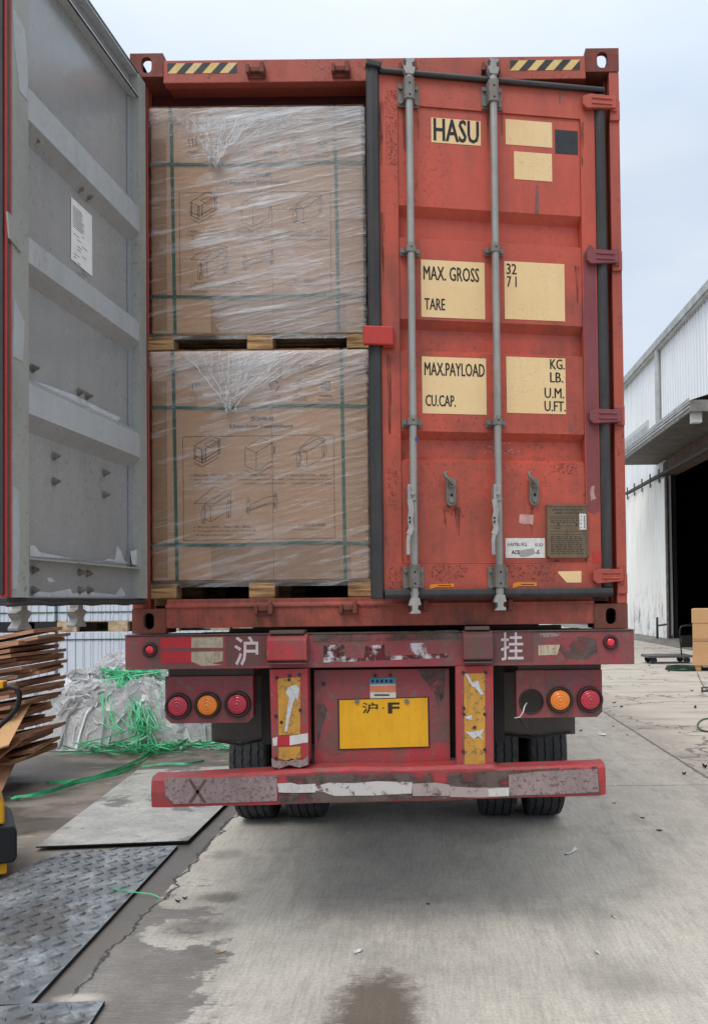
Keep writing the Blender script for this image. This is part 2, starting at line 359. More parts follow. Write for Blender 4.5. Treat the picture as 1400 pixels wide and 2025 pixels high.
M['card_edge'] = card('carton_board_edge', (176,126,98), (128,84,64))
M['card_edge'] = None
t = NT('carton_layers'); la = t.noise(1, 3, .6, sc3=(3, 3, 110)); c_ = t.mix(t.ramp(la, .4, .62), s2l((156,114,90)), s2l((206,164,134))); c_ = t.mix(t.ramp(t.noise(4,4), .4,.7,0,.35), c_, s2l((146,104,84)))
M['card_edge'] = t.done(t.bsdf(c_, .85, 0, t.bump(la, .5, .004), .2))
M['card_new'] = card('carton_board_new', (204,164,120), (196,154,110))
M['tape'] = flat('carton_tape', (188,146,108), .25, var=.05)
M['ink_brown'] = flat('print_ink', (56,42,36), .7, var=.1)
M['strap'] = flat('strap_green', (36,108,84), .35, var=.12, scale=40)
M['strap_l'] = None
t = NT('strap_loose')
n_ = t.noise(7, 3); c_ = t.mix(t.ramp(n_, .35, .65), s2l((30,150,92)), s2l((80,196,140)))
M['strap_l'] = t.done(t.bsdf(c_, .35, 0, None, .5))

def film(name, base=.10, dens=.55, tilt=-10, off=0.0, patch=None, bumps=.6, milk=.2):
    """stretch film: clear sheet with stretched milky folds; folds run nearly level"""
    t = NT(name)
    def st(sx, sz, rot, l, dist=.35, det=5):
        mn = t.N('ShaderNodeMapping'); mn.vector_type = 'TEXTURE'; mn.inputs['Scale'].default_value = (1/sx, 1, 1/sz); mn.inputs['Rotation'].default_value = (0, R(rot), 0); mn.inputs['Location'].default_value = (l, l*.7, l*1.3); t.L(t.co, mn.inputs[0]); v = mn.outputs[0]; return t.noise(1.0, det, .6, vec=v, dist=dist)
    wav = t.noise(1.1, 3, .5, loc=(off, 0, off))
    a = st(2.0, 34, tilt, 2.1+off); b = st(3.6, 120, tilt-4, 5.3+off); c = st(2.4, 60, tilt+9, 9.3+off)
    big = t.noise(1.7, 5, .65, loc=(4.2+off, 3, 1+off), dist=.8)
    fold = t.math('MAXIMUM', t.ramp(a, .56, .70), t.math('MULTIPLY', t.ramp(b, .55, .72), .85))
    fold = t.math('MAXIMUM', fold, t.math('MULTIPLY', t.ramp(c, .56, .72), .5))
    m = t.math('MULTIPLY', fold, t.ramp(big, .38, .58, .15, 1.0))
    fac = t.math('MULTIPLY_ADD', m, dens, base)
    xm = t.ramp(t.math('ADD', t.xyz.outputs['X'], t.math('ADD', t.math('MULTIPLY', t.math('SUBTRACT', t.noise(1.4, 6, .75, loc=(off, 2, 2)), .5), 1.0), t.math('MULTIPLY', t.math('SUBTRACT', a, .5), .5))), -.30, -.22, 0, milk)
    fac = t.math('ADD', fac, t.math('MULTIPLY', xm, t.ramp(b, .35, .65, .7, 1.15)))
    veil = t.ramp(t.math('ADD', t.noise(1.1, 6, .75, loc=(8+off, 1, 2)), t.math('MULTIPLY', t.math('SUBTRACT', a, .5), .5)), .49, .56, 0, .12)
    fac = t.math('ADD', fac, veil)
    if patch is not None:                                  # (z0,z1,amount): doubled film under the lid
        for (z0, z1, am) in patch:
            g = t.ramp(t.math('ADD', t.xyz.outputs['Z'], t.math('MULTIPLY', t.math('SUBTRACT', big, .5), .5)), z0, z1, 0, am)
            fac = t.math('ADD', fac, t.math('MULTIPLY', g, t.ramp(t.math('MAXIMUM', a, b), .38, .64, .25, 1)))
    fac = t.math('MINIMUM', fac, .86)
    nm = t.bump(t.math('ADD', a, t.math('ADD', t.math('MULTIPLY', b, .6), t.math('MULTIPLY', c, .5))), bumps, .03)
    p = t.bsdf((.95,.95,.96,1), .24, 0, nm, .8)
    tr = t.N('ShaderNodeBsdfTransparent'); tr.inputs[0].default_value = (.97,.97,.97,1)
    mxs = t.N('ShaderNodeMixShader'); t.L(fac, mxs.inputs[0]); t.L(tr.outputs[0], mxs.inputs[1]); t.L(p, mxs.inputs[2])
    gl = t.N('ShaderNodeBsdfGlossy'); gl.inputs['Roughness'].default_value = .12; gl.inputs['Color'].default_value = (.9,.9,.9,1); t.L(nm, gl.inputs['Normal'])
    fr = t.N('ShaderNodeFresnel'); fr.inputs[0].default_value = 1.45; t.L(nm, fr.inputs['Normal'])
    m2 = t.N('ShaderNodeMixShader'); t.L(t.math('MULTIPLY', fr.outputs[0], .9), m2.inputs[0]); t.L(mxs.outputs[0], m2.inputs[1]); t.L(gl.outputs[0], m2.inputs[2])
    return t.done(m2.outputs[0])
def film_solid(name, fac=.7):
    t = NT(name); n = t.noise(14, 6, .7, dist=1.0); f = t.ramp(n, .3, .65, fac-.3, fac+.15)
    p = t.bsdf((.93,.94,.95,1), .22, 0, t.bump(n, .6, .02), .8)
    tr = t.N('ShaderNodeBsdfTransparent'); m = t.N('ShaderNodeMixShader'); t.L(f, m.inputs[0]); t.L(tr.outputs[0], m.inputs[1]); t.L(p, m.inputs[2])
    return t.done(m.outputs[0])
M['film_gather'] = film_solid('film_gathered', .75)
M['tape_worn_w'] = paint('tape_worn_white', (196,184,160), (170,158,134), (110,84,72), .9, (120,84,70), .8, .5, scale=6, off=3, chips=(138,120,96), chip_amt=.05)
M['stencil'] = paint('stencil_white', (216,202,204), (196,180,184), (140,96,100), .7, (122,66,72), .9, .6, scale=7, off=2)
def holey(name, c, lo, hi, scale=9):
    t = NT(name); n = t.noise(scale, 7, .75); f = t.ramp(n, lo, hi)
    p = t.bsdf(s2l(c), .6); tr_ = t.N('ShaderNodeBsdfTransparent'); m = t.N('ShaderNodeMixShader'); t.L(f, m.inputs[0]); t.L(tr_.outputs[0], m.inputs[1]); t.L(p, m.inputs[2]); return t.done(m.outputs[0])
M['stencil_worn'] = holey('stencil_worn', (196,184,186), .47, .56)

t = NT('grime_patch'); n = t.noise(5, 7, .72, loc=(3,2,1)); p = t.bsdf(t.mix(t.ramp(t.noise(20,4),.3,.7), s2l((100,82,76)), s2l((76,66,62))), .75)
tr_ = t.N('ShaderNodeBsdfTransparent'); mm_ = t.N('ShaderNodeMixShader'); t.L(t.ramp(n, .40, .52), mm_.inputs[0]); t.L(tr_.outputs[0], mm_.inputs[1]); t.L(p, mm_.inputs[2]); M['grime_p'] = t.done(mm_.outputs[0])
M['st_white'] = flat('sticker_white', (214,208,196), .5, var=.06); M['st_blue'] = flat('sticker_blue', (70,140,172), .5, var=.08); M['st_orange'] = flat('sticker_salmon', (222,132,92), .5, var=.08)
M['plate_ink2'] = flat('plate_black', (50,44,20), .5)
M['tape_h'] = holey('tape_peeling', (190,184,180), .36, .46, 18)
M['tape_h2'] = holey('tape_peeling_dull', (160,146,142), .36, .50, 16)
def stainmat(name, c, sc3, lo, hi, amt):
    t = NT(name); n = t.noise(1, 7, .75, sc3=sc3); f = t.ramp(n, lo, hi, 0, amt)
    p = t.bsdf(s2l(c), .8); tr_ = t.N('ShaderNodeBsdfTransparent'); m = t.N('ShaderNodeMixShader'); t.L(f, m.inputs[0]); t.L(tr_.outputs[0], m.inputs[1]); t.L(p, m.inputs[2]); return t.done(m.outputs[0])
M['rust_run'] = stainmat('rust_run', (104,54,42), (90,90,6), .44, .70, .7)
M['rust_spot'] = stainmat('rust_spot', (104,58,46), (75,75,75), .50, .72, .6)
M['film_tail'] = M['film_gather']
# ================================================================== SETTING: ground
def ground_mat():
    t = NT('ground_concrete'); X, Y = t.xyz.outputs['X'], t.xyz.outputs['Y']; mth = t.math
    wob = t.noise(3.0, 5, .7); wobf = t.noise(14, 5, .75)
    big = t.noise(.55, 5, .6); mid = t.noise(2.6, 6, .65, loc=(3,1,0)); fine = t.noise(60, 4, .7); vf = t.noise(260, 2, .6)
    broom = t.noise(1, 4, .6, sc3=(7, 130, 1)); broom2 = t.noise(1, 4, .6, sc3=(60, 5, 1), loc=(5,5,0))
    # lane concrete
    c = t.mix(t.ramp(big, .3, .7), s2l((202,195,182)), s2l((212,205,192)))
    c = t.mix(t.ramp(mid, .38, .72, 0, .45), c, s2l((158,154,148)))
    c = t.mix(t.ramp(broom, .4, .7, 0, .22), c, s2l((132,128,122)))
    c = t.mix(t.ramp(broom2, .42, .70, 0, .38), c, s2l((140,136,128)))
    scf = t.noise(1, 6, .75, sc3=(5, .9, 1), loc=(2,9,0), rot=(0,0,R(6))); c = t.mix(t.ramp(scf, .5, .66, 0, .4), c, s2l((134,129,122)))
    dmp = t.noise(1.3, 7, .72, loc=(12,3,0)); c = t.mix(t.ramp(dmp, .54, .62, 0, .28), c, s2l((128,122,115)))
    c = t.mix(t.ramp(fine, .45, .68, 0, .36), c, s2l((116,110,104))); c = t.mix(t.ramp(t.noise(130, 3, .7), .5, .7, 0, .38), c, s2l((108,103,97)))
    c = t.mix(t.ramp(t.noise(95, 2, .6, loc=(7,7,0)), .64, .74, 0, .6), c, s2l((222,218,208)))
    c = t.mix(t.ramp(vf, .64, .76, 0, .55), c, s2l((90,84,78)))
    # tyre-worn darker centre of lane
    trk = t.ramp(mth('ABSOLUTE', mth('SUBTRACT', X, .1)), .15, .8, 1, 0, True)
    c = t.mix(mth('MULTIPLY', trk, t.ramp(mid, .3, .7, .02, .16)), c, s2l((118,112,106)))
    def stain(cx, cy, rx, ry, col, amt, edge=.35, cc=None, k=1.2):
        nonlocal c
        dx = mth('DIVIDE', mth('SUBTRACT', X, cx), rx); dy = mth('DIVIDE', mth('SUBTRACT', Y, cy), ry)
        r = mth('SQRT', mth('ADD', mth('MULTIPLY', dx, dx), mth('MULTIPLY', dy, dy)))
        r = mth('ADD', r, mth('MULTIPLY', mth('SUBTRACT', wobf, .5), k))
        r = mth('ADD', r, mth('MULTIPLY', mth('SUBTRACT', broom, .5), .9))
        f = mth('MULTIPLY', t.ramp(r, 1.0+edge*.5, 1.0-edge, 0, amt), t.ramp(vf, .3, .7, .65, 1))
        c = t.mix(f, c, s2l(col)); return f
    # left side: older yard, damp and brown
    left = t.ramp(mth('ADD', X, mth('MULTIPLY', mth('SUBTRACT', wobf, .5), .05)), -1.275, -1.285)
    dwet = mth('MULTIPLY', t.ramp(t.noise(.9, 6, .65, sc3=(1, 1.5, 1), loc=(2,7,0)), .42, .56), 1.0)
    lc = t.mix(dwet, s2l((140,131,121)), s2l((84,77,71)))
    lc = t.mix(t.ramp(mid, .35, .7, 0, .5), lc, s2l((120,110,100)))
    lc = t.mix(t.ramp(fine, .5, .75, 0, .4), lc, s2l((80,74,70)))
    lc = t.mix(t.ramp(t.noise(1.8, 6, .7, loc=(9,9,0), sc3=(1,2.4,1)), .62, .68, 0, .7), lc, s2l((188,180,164)))
    # gutter strip beside the plates
    gut = mth('MULTIPLY', t.ramp(X, -1.62, -1.60), t.ramp(X, -1.28, -1.29))
    lc = t.mix(mth('MULTIPLY', gut, .75), lc, t.mix(t.ramp(mid, .3, .7), s2l((96,91,87)), s2l((114,108,103))))
    c = t.mix(left, c, lc)
    # wet mud smeared over the lane edge
    e = mth('SUBTRACT', X, -1.28)
    jag = mth('ADD', mth('MULTIPLY', mth('SUBTRACT', t.noise(2.1, 6, .7, sc3=(1,1.3,1), loc=(1,4,0)), .5), 1.9), mth('MULTIPLY', mth('SUBTRACT', broom, .5), .35))
    near = t.ramp(Y, 1.2, -.6, -.12, .62)
    mud = mth('MULTIPLY', t.ramp(mth('SUBTRACT', mth('ADD', near, jag), e), .0, .06), t.ramp(e, -.02, .0))
    mc = t.mix(t.ramp(mid, .35, .65), s2l((124,118,113)), s2l((100,95,91)))
    mc = t.mix(t.ramp(broom, .5, .66, 0, .6), mc, s2l((150,146,140)))
    mc = t.mix(t.ramp(fine, .5, .7, 0, .5), mc, s2l((82,78,76)))
    c = t.mix(mth('MULTIPLY', mud, .9), c, mc)
    # right side: older pale cracked slabs
    right = t.ramp(X, RJ-.01, RJ+.01)
    rc = t.mix(t.ramp(big, .3, .7), s2l((196,188,176)), s2l((176,168,156)))
    rc = t.mix(t.ramp(t.noise(1, 6, .65, sc3=(.5, 2.2, 1), loc=(4,4,0)), .5, .66, 0, .6), rc, s2l((132,124,114)))
    rc = t.mix(t.ramp(fine, .5, .75, 0, .3), rc, s2l((110,102,94)))
    vo = t.N('ShaderNodeTexVoronoi'); vo.feature = 'DISTANCE_TO_EDGE'; vo.inputs['Scale'].default_value = .55
    dv = t.N('ShaderNodeVectorMath'); dv.operation = 'ADD'; nz = t.N('ShaderNodeTexNoise'); nz.inputs['Scale'].default_value = 2.5; nz.inputs['Detail'].default_value = 5
    t.L(t.co, nz.inputs['Vector']); t.L(t.co, dv.inputs[0]); t.L(nz.outputs['Color'], dv.inputs[1]); t.L(dv.outputs[0], vo.inputs['Vector'])
    crk = t.ramp(vo.outputs['Distance'], .004, .016, 1, 0)
    crk = mth('MULTIPLY', crk, right)
    rc = t.mix(mth('MULTIPLY', crk, .85), rc, s2l((84,78,72)))
    c = t.mix(right, c, rc)
    # joints
    def jline(v, pos, wd, wobk=.012):
        d = mth('ABSOLUTE', mth('SUBTRACT', mth('ADD', v, mth('MULTIPLY', mth('SUBTRACT', wobf, .5), wobk)), pos))
        return t.ramp(d, wd*.5, wd, 1, 0)
    j = mth('MAXIMUM', jline(X, RJ, .022, .09), mth('MULTIPLY', jline(Y, TJ, .010), mth('SUBTRACT', 1, left)))
    j = mth('MAXIMUM', j, mth('MULTIPLY', jline(Y, TJ+6, .012), mth('SUBTRACT', 1, left)))
    j = mth('MAXIMUM', j, mth('MULTIPLY', jline(Y, TJ+12, .014), 1))
    c = t.mix(mth('MULTIPLY', j, .85), c, s2l((74,70,66)))
    # crumbly darker band along the right joint
    c = t.mix(mth('MULTIPLY', t.ramp(mth('ABSOLUTE', mth('SUBTRACT', X, RJ+.12)), .05, .5, .55, 0), t.ramp(wobf, .35, .6)), c, s2l((128,120,112)))
    # ragged crack at lane edge
    wc = mth('ADD', X, mth('MULTIPLY', mth('SUBTRACT', t.noise(2.2, 7, .72, loc=(0,3,0)), .5), .30))
    ck = t.ramp(mth('ABSOLUTE', mth('SUBTRACT', wc, -1.27)), .005, .013, 1, 0)
    c = t.mix(mth('MULTIPLY', ck, .9), c, s2l((48,44,42)))
    for a in STAINS: stain(*a)
    wet = mth('MAXIMUM', mth('MULTIPLY', left, dwet), mth('MULTIPLY', mud, .5))
    rough = mth('SUBTRACT', t.ramp(mid, .3, .7, .72, .9), mth('MULTIPLY', wet, .42))
    h = mth('ADD', mth('MULTIPLY', fine, .35), mth('ADD', mth('MULTIPLY', broom, .35), mth('ADD', mth('MULTIPLY', mid, .9), mth('MULTIPLY', vf, .2))))
    h = mth('SUBTRACT', h, mth('ADD', mth('MULTIPLY', ck, 1.5), mth('ADD', j, crk)))
    return t.done(t.bsdf(c, rough, 0, t.bump(h, .45, .006), .35))
RJ = onZ(1400, 1540).x; TJ = onZ(1300, 1553).y
p1 = onZ(742, 2000); p2 = onZ(1210, 1930); p3 = onZ(430, 1780)
STAINS = [(p1.x, p1.y-.04, .185, .42, (72,56,46), 1.0, .32, None, 1.1), (p1.x-.02, p1.y+.1, .24, .24, (120,108,98), .35, .6),
          (p2.x, p2.y, .22, .2, (122,116,110), .35, .6), (p2.x+.12, p2.y-.1, .2, .13, (110,106,100), .35, .6),
          (onZ(440,1775).x, onZ(440,1775).y, .13, .09, (92,86,78), .8, .4), (onZ(690,1760).x, onZ(690,1760).y, .25, .3, (150,146,140), .35, .7),
          (onZ(1060,1755).x, onZ(1060,1755).y, .3, .2, (136,132,128), .4, .7), (onZ(390,1835).x, onZ(390,1835).y, .2, .13, (96,90,84), .7, .5),
          (onZ(160,1975).x, onZ(160,1975).y, .10, .05, (196,190,172), .9, .5), (onZ(450,1690).x, onZ(450,1690).y, .12, .12, (116,110,104), .6, .5)]
g = MB(); g.add([(-300,-60,0),(300,-60,0),(300,500,0),(-300,500,0)], [(0,1,2,3)])
go = g.build('ground', ground_mat()); tag(go, kind='structure')

# ------------------------------------------------------------------ steel plates on the ground
def plate_mat(name, base, dusty, amt):
    t = NT(name); n = t.noise(3.2, 6, .7, loc=(2,2,0)); f = t.noise(34, 5, .7); sw = t.noise(9, 6, .75, dist=2.5)
    c = t.mix(t.ramp(f, .3, .7), s2l(base), s2l(tuple(k*.8 for k in base)))
    m = t.math('MULTIPLY', t.ramp(n, .4, .6), t.ramp(sw, .35, .6))
    c = t.mix(t.math('MULTIPLY', m, amt, clamp=True), c, s2l(dusty))
    mudm = t.ramp(t.noise(1.7, 6, .65, loc=(6,1,0)), .56, .60, 0, .75); c = t.mix(mudm, c, s2l((92,87,83)))
    return t.done(t.bsdf(c, t.ramp(n, .3, .7, .25, .55), .35, t.bump(f, .25, .003), .5))
M['plate'] = plate_mat('steel_checker', (112,114,116), (176,180,183), .85)
M['plate_flat'] = plate_mat('steel_dusty', (196,192,184), (206,202,194), .9)
M['plate_edge'] = flat('plate_edge', (30,30,32), .7)
def slab(poly, z0, z1, name, mats, label, lozenges=False, inset=.02):
    m = MB(); n = len(poly)
    vs = [(x,y,z0) for x,y in poly] + [(x,y,z1) for x,y in poly]
    m.add(vs, [tuple(range(n, 2*n))], 0); m.add(vs, [tuple(range(n-1,-1,-1))] + [(i,(i+1)%n,(i+1)%n+n,i+n) for i in range(n)], 1)
    if lozenges:
        xs = [p[0] for p in poly]; ys = [p[1] for p in poly]; ang = lozenges
        def inside(x, y):
            c = False; j = n-1
            for i in range(n):
                if (poly[i][1] > y) != (poly[j][1] > y) and x < (poly[j][0]-poly[i][0])*(y-poly[i][1])/(poly[j][1]-poly[i][1])+poly[i][0]: c = not c
                j = i
            return c
        P = .12; x = min(xs)-1; k = 0
        ca, sa = math.cos(ang), math.sin(ang)
        cx, cy = sum(xs)/n, sum(ys)/n
        for i in range(-40, 40):
            for j in range(-40, 40):
                lx, ly = i*P*.62, j*P*.62
                px, py = cx+lx*ca-ly*sa, cy+lx*sa+ly*ca
                th = ang + (R(32) if (i+j) % 2 else R(-58))
                hl, hw, hz = .036, .008, .008
                pts = [(px+dx*math.cos(th)-dy*math.sin(th), py+dx*math.sin(th)+dy*math.cos(th)) for dx, dy in ((-hl,0),(-hl*.4,-hw),(hl*.4,-hw),(hl,0),(hl*.4,hw),(-hl*.4,hw))]
                if not all(inside(*q) for q in pts): continue
                b = [(q[0], q[1], z1-.0005) for q in pts]
                tp = [(px+(q[0]-px)*.72, py+(q[1]-py)*.72, z1+hz) for q in pts]
                m.add(b+tp, [tuple(range(6,12))]+[(a,(a+1)%6,(a+1)%6+6,a+6) for a in range(6)], 0)
    return solo(m, name, mats, label, 'steel plate', base=(sum(p[0] for p in poly)/n, sum(p[1] for p in poly)/n, z0))
def gz(x, y): p = onZ(x, y); return (p.x, p.y)
pe = gz(352,1680)[0]-.0
A = gz(62,1995); B = gz(352,1678)
slab([gz(-170,2015), A, B, gz(112,1690), gz(-150,1830)], .002, .022, 'checker_plate', [M['plate'], M['plate_edge']], 'large grey steel checker plate with raised tread pattern lying beside the gutter', R(20))
slab([gz(372,1672), gz(452,1592), gz(474,1568), gz(478,1520), gz(272,1530), gz(72,1684)], .024, .034, 'steel_plate', [M['plate_flat'], M['plate_edge']], 'smooth pale dusty steel plate lying between bumper and checker plate')
slab([gz(-120,2003), gz(208,1989), gz(150,2080), gz(-120,2110)], .002, .022, 'checker_plate', [M['plate'], M['plate_edge']], 'dark checker plate cut off by the bottom edge of the photo', R(5))

# ================================================================== SHIPPING CONTAINER
ZB, ZT, HW, LEN = 1.498, 4.394, 1.219, 12.192
ZF = 1.665                                   # floor level / sill top
HOLE_SEG = 16
cont = thing('shipping_container', 'orange red high cube shipping container with rear doors open on the red trailer', 'shipping container', (0, 0, ZB))
def casting(m, x0, x1, y0, y1, z0, z1, hx, hz, rx=.030, rz=.045):
    """corner casting with an oval hole in the rear face and a dark cavity"""
    cx, cz = hx, hz; n = 20
    ring = []
    for k in range(n):
        t = 2*math.pi*k/n; c_, s_ = math.cos(t), math.sin(t)
        ring.append((cx+rx*math.copysign(abs(c_)**.8, c_), cz+(rz-rx)*(1 if s_>0 else -1)*(abs(s_)>1e-6)+rx*s_*1.0))
    corner = [(x0,z0),(x1,z0),(x1,z1),(x0,z1)]
    def outer(p):
        dx, dz = p[0]-cx, p[1]-cz
        s_ = min([abs(((x1 if dx>0 else x0)-cx)/dx) if abs(dx)>1e-9 else 1e9, abs(((z1 if dz>0 else z0)-cz)/dz) if abs(dz)>1e-9 else 1e9])
        return (cx+dx*s_, cz+dz*s_)
    ou = [outer(p) for p in ring]
    vs = [(a,y0,b) for a,b in ring] + [(a,y0,b) for a,b in ou]
    m.add(vs, [(i,(i+1)%n,(i+1)%n+n,i+n)[::-1] for i in range(n)])
    # corners fill
    for qx, qz in corner:
        idx = min(range(n), key=lambda i: (ou[i][0]-qx)**2+(ou[i][1]-qz)**2)
        best = None
        for i in (idx-1, idx):
            a, b = ou[i % n], ou[(i+1) % n]
            if (abs(a[0]-b[0])>1e-6 and abs(a[1]-b[1])>1e-6): best = (a, b)
        if best: m.add([(best[0][0],y0,best[0][1]),(best[1][0],y0,best[1][1]),(qx,y0,qz)], [(0,1,2)])
    m.add([(a,y0,b) for a,b in ring]+[(a,y0+.03,b) for a,b in ring], [(i,(i+1)%n,(i+1)%n+n,i+n) for i in range(n)])
    # body (top, bottom, sides, back) open in front
    m.add([(x0,y0,z0),(x1,y0,z0),(x1,y1,z0),(x0,y1,z0),(x0,y0,z1),(x1,y0,z1),(x1,y1,z1),(x0,y1,z1)],
          [(0,3,2,1),(1,2,6,5),(2,3,7,6),(3,0,4,7)] + ([] if z1 > 4 else [(4,5,6,7)]))
    if z1 > 4:      # elongated hole in the top face, sky shows through it
        xa, xb, ya, yb_ = cx-.045, cx+.045, y0+.022, y1-.022
        for q in ((x0,x1,y0,ya),(x0,x1,yb_,y1),(x0,xa,ya,yb_),(xb,x1,ya,yb_)): m.add([(q[0],q[2],z1),(q[1],q[2],z1),(q[1],q[3],z1),(q[0],q[3],z1)], [(0,1,2,3)])
for sx in (-1, 1):
    for top in (0, 1):
        x0, x1 = (HW-.165, HW) if sx > 0 else (-HW, -HW+.165)
        z0, z1 = (ZT-.118, ZT) if top else (ZB, ZB+.122)
        m = MB(); casting(m, x0, x1, -.004, .178, z0, z1, (x0+x1)/2, (z0+z1)/2, .026, .040)
        if top:   # sky shows through the side slot: the cavity is lit
            pass
        m.build('corner_casting', M['casting'], cont, .006)
        m = MB(); m.box(x0, x1, LEN-.178, LEN, z0, z1); m.build('corner_casting', M['casting'], cont, .006)
# corner posts
for sx in (-1, 1):
    m = MB(); a, b = sorted((sx*HW, sx*(HW-.05))); m.box(a, b, 0, .09, ZB+.122, ZT-.118)
    a2, b2 = sorted((sx*(HW-.05), sx*(HW-.062))); m.box(a2, b2, .075, .15, ZB+.122, ZT-.118)
    for hz in (ZB+.22, 2.55, 3.32, ZT-.32): m.box(a-.0 , b, -.012, 0, hz-.05, hz+.05)
    m.build('corner_post', M['box_red'], cont, .004)
# header
m = MB(); zh = onY(740, 160).z
m.prism_x([(0,zh),(.0,ZT-.035),(.03,ZT-.025),(.16,ZT-.025),(.16,zh+.02),(.07,zh+.02),(.05,zh)], -HW+.165, HW-.165)
m.build('door_header', M['box_red'], cont, .003)
m = MB(); m.box(-HW+.0625, HW-.0625, .1605, .19, zh-.10, ZT-.03); m.build('header_inner_plate', M['inner_red_shaded'], cont)
# sill
m = MB(); zs0 = onY(740, 1238).z
m.prism_x([(0,zs0),(0,ZF-.035),(.012,ZF-.02),(.012,ZF),(.16,ZF),(.16,zs0)], -HW+.165, HW-.165)
m.box(-HW+.165, HW-.165, -.010, .0, ZF-.042, ZF-.03); m.build('door_sill', M['sill_red'], cont, .003)
# side walls (corrugated), roof, front wall, floor
def corr_y(m, x, sgn, z0, z1, y0, y1, pitch=.278, dp=.036):
    y = y0; pts = []
    while y < y1:
        pts += [(0,y),(0,y+.07),(dp,y+.14),(dp,y+.21)]; y += pitch
    pts.append((0,y1)); pts = [p for p in pts if p[1] <= y1]
    vs = [(x-sgn*d, yy, z0) for d,yy in pts] + [(x-sgn*d, yy, z1) for d,yy in pts]; n = len(pts)
    m.add(vs, [(i,i+1,i+1+n,i+n) for i in range(n-1)])
for sx in (-1, 1):
    m = MB(); corr_y(m, sx*(HW-.008), sx, ZB+.16, ZT-.06, .15, LEN-.15); corr_y(m, sx*(HW-.012), sx, ZB+.16, ZT-.06, .15, LEN-.15)
    m.build('side_wall', M['inner_red_shaded'] if sx < 0 else M['box_red'], cont)
    m = MB(); a, b = sorted((sx*HW, sx*(HW-.06))); m.box(a, b, .178, LEN-.178, ZT-.06, ZT-.0); m.build('top_side_rail', M['box_red'], cont, .003)
    m = MB(); m.box(a, b, .178, LEN-.178, ZB+.01, ZB+.17); m.build('bottom_side_rail', M['box_red'], cont, .003)
m = MB(); m.box(-HW+.06, HW-.06, .16, LEN-.06, ZT-.03, ZT-.015); m.build('roof', M['box_red'], cont)
m = MB(); m.box(-HW+.165, HW-.165, LEN-.06, LEN-.02, ZB+.01, ZT-.02); m.build('front_wall', M['box_red'], cont)
m = MB(); m.box(-HW+.061, HW-.061, .161, LEN-.07, ZF-.03, ZF); m.build('floor', M['wood'], cont)
m = MB()
for k in range(24): m = MB(); m.box(-HW+.061, HW-.061, .3+k*.5, .34+k*.5, ZB+.02, ZF-.031); m.build('cross_member', M['inner_red_shaded'], cont)
# hazard markings on the header
def hazard(x0, x1, y0, y1, n, yn=-.0015):
    a = onY(x0, (y0+y1)/2+0); b = onY(x1, (y0+y1)/2-2); z1_, z0_ = onY((x0+x1)/2, y0).z, onY((x0+x1)/2, y1).z
    m = MB(); m.box(a.x, b.x, yn, .001, z0_, z1_, 0)
    W = b.x-a.x; st = W/n; sl = (z1_-z0_)*.9
    for k in range(-1, n+1):
        q = [(a.x+k*st+.5*st, z0_), (a.x+k*st+st*.98, z0_), (a.x+k*st+st*.98+sl, z1_), (a.x+k*st+.5*st+sl, z1_)]
        # clip to the strip
        def clip(poly, xc, keep):
            o = []
            for i in range(len(poly)):
                p, r_ = poly[i], poly[(i+1) % len(poly)]; ip, ir = keep(p[0], xc), keep(r_[0], xc)
                if ip: o.append(p)
                if ip != ir: tt = (xc-p[0])/(r_[0]-p[0]); o.append((xc, p[1]+(r_[1]-p[1])*tt))
            return o
        q = clip(q, a.x, lambda v, c: v >= c-1e-9)
        if len(q) > 2: q = clip(q, b.x, lambda v, c: v <= c+1e-9)
        if len(q) > 2: m.poly(q, yn-.0008, 1)
    m.build('hazard_marking', [M['haz_y'], M['haz_k']], cont)
hazard(332, 469, 125, 145, 4); hazard(1008, 1146, 119, 139, 4)
# cam keepers on header and sill
def keeper(x, y, top=True):
    p = onY(x, y); m = MB(); s_ = 1
    m.box(p.x-.045, p.x-.028, -.05, 0, p.z-.022, p.z+.022); m.box(p.x+.022, p.x+.045, -.05, 0, p.z-.022, p.z+.03)
    m.box(p.x-.045, p.x+.045, -.012, 0, p.z-.028, p.z+.024); m.box(p.x-.028, p.x+.022, -.03, -.012, p.z-.006, p.z+.02)
    m.prism_x([(-.05,p.z+.03),(-.03,p.z+.05),(0,p.z+.03)], p.x+.024, p.x+.040)
    m.build('cam_keeper', M['casting'], cont, .004)
for x, y in ((508,146),(675,144),(806,143),(969,142),(524,1206),(690,1204),(828,1199),(994,1197)): keeper(x, y)

# ------------------------------------------------------------------ right-hand door (slightly ajar)
TH = R(9)
HX = 1.165
Fd = Frame((HX-1.205*math.cos(TH), -1.205*math.sin(TH), 0), (math.cos(TH), math.sin(TH), 0))
DW = 1.205
def du(x, y, n=0.0): return Fd.at(x, y, n)
zb = 1.690; zt = 4.165
ul = .055; ur = DW-.075                     # steel part between the gaskets
pu0, pu1 = du(787, 420)[0], du(1150, 420)[0]    # corrugated panel between stiles
def dz(y, x=980): return du(x, y)[1]
bands = [(dz(416),dz(432),dz(471),dz(479)), (dz(637),dz(652),dz(692),dz(700)), (dz(855),dz(869),dz(905),dz(914))]
ztr, zbr = dz(221), dz(1113)
DP = .043
m = MB(Fd)
# stiles and rails (box section)
m.box(ul, pu0, 0, .05, zb, zt); m.box(pu1, ur, 0, .05, zb, zt)
m.box(pu0, pu1, .001, .05, ztr, zt); m.box(pu0, pu1, .001, .05, zb, zbr)
frame_o = m
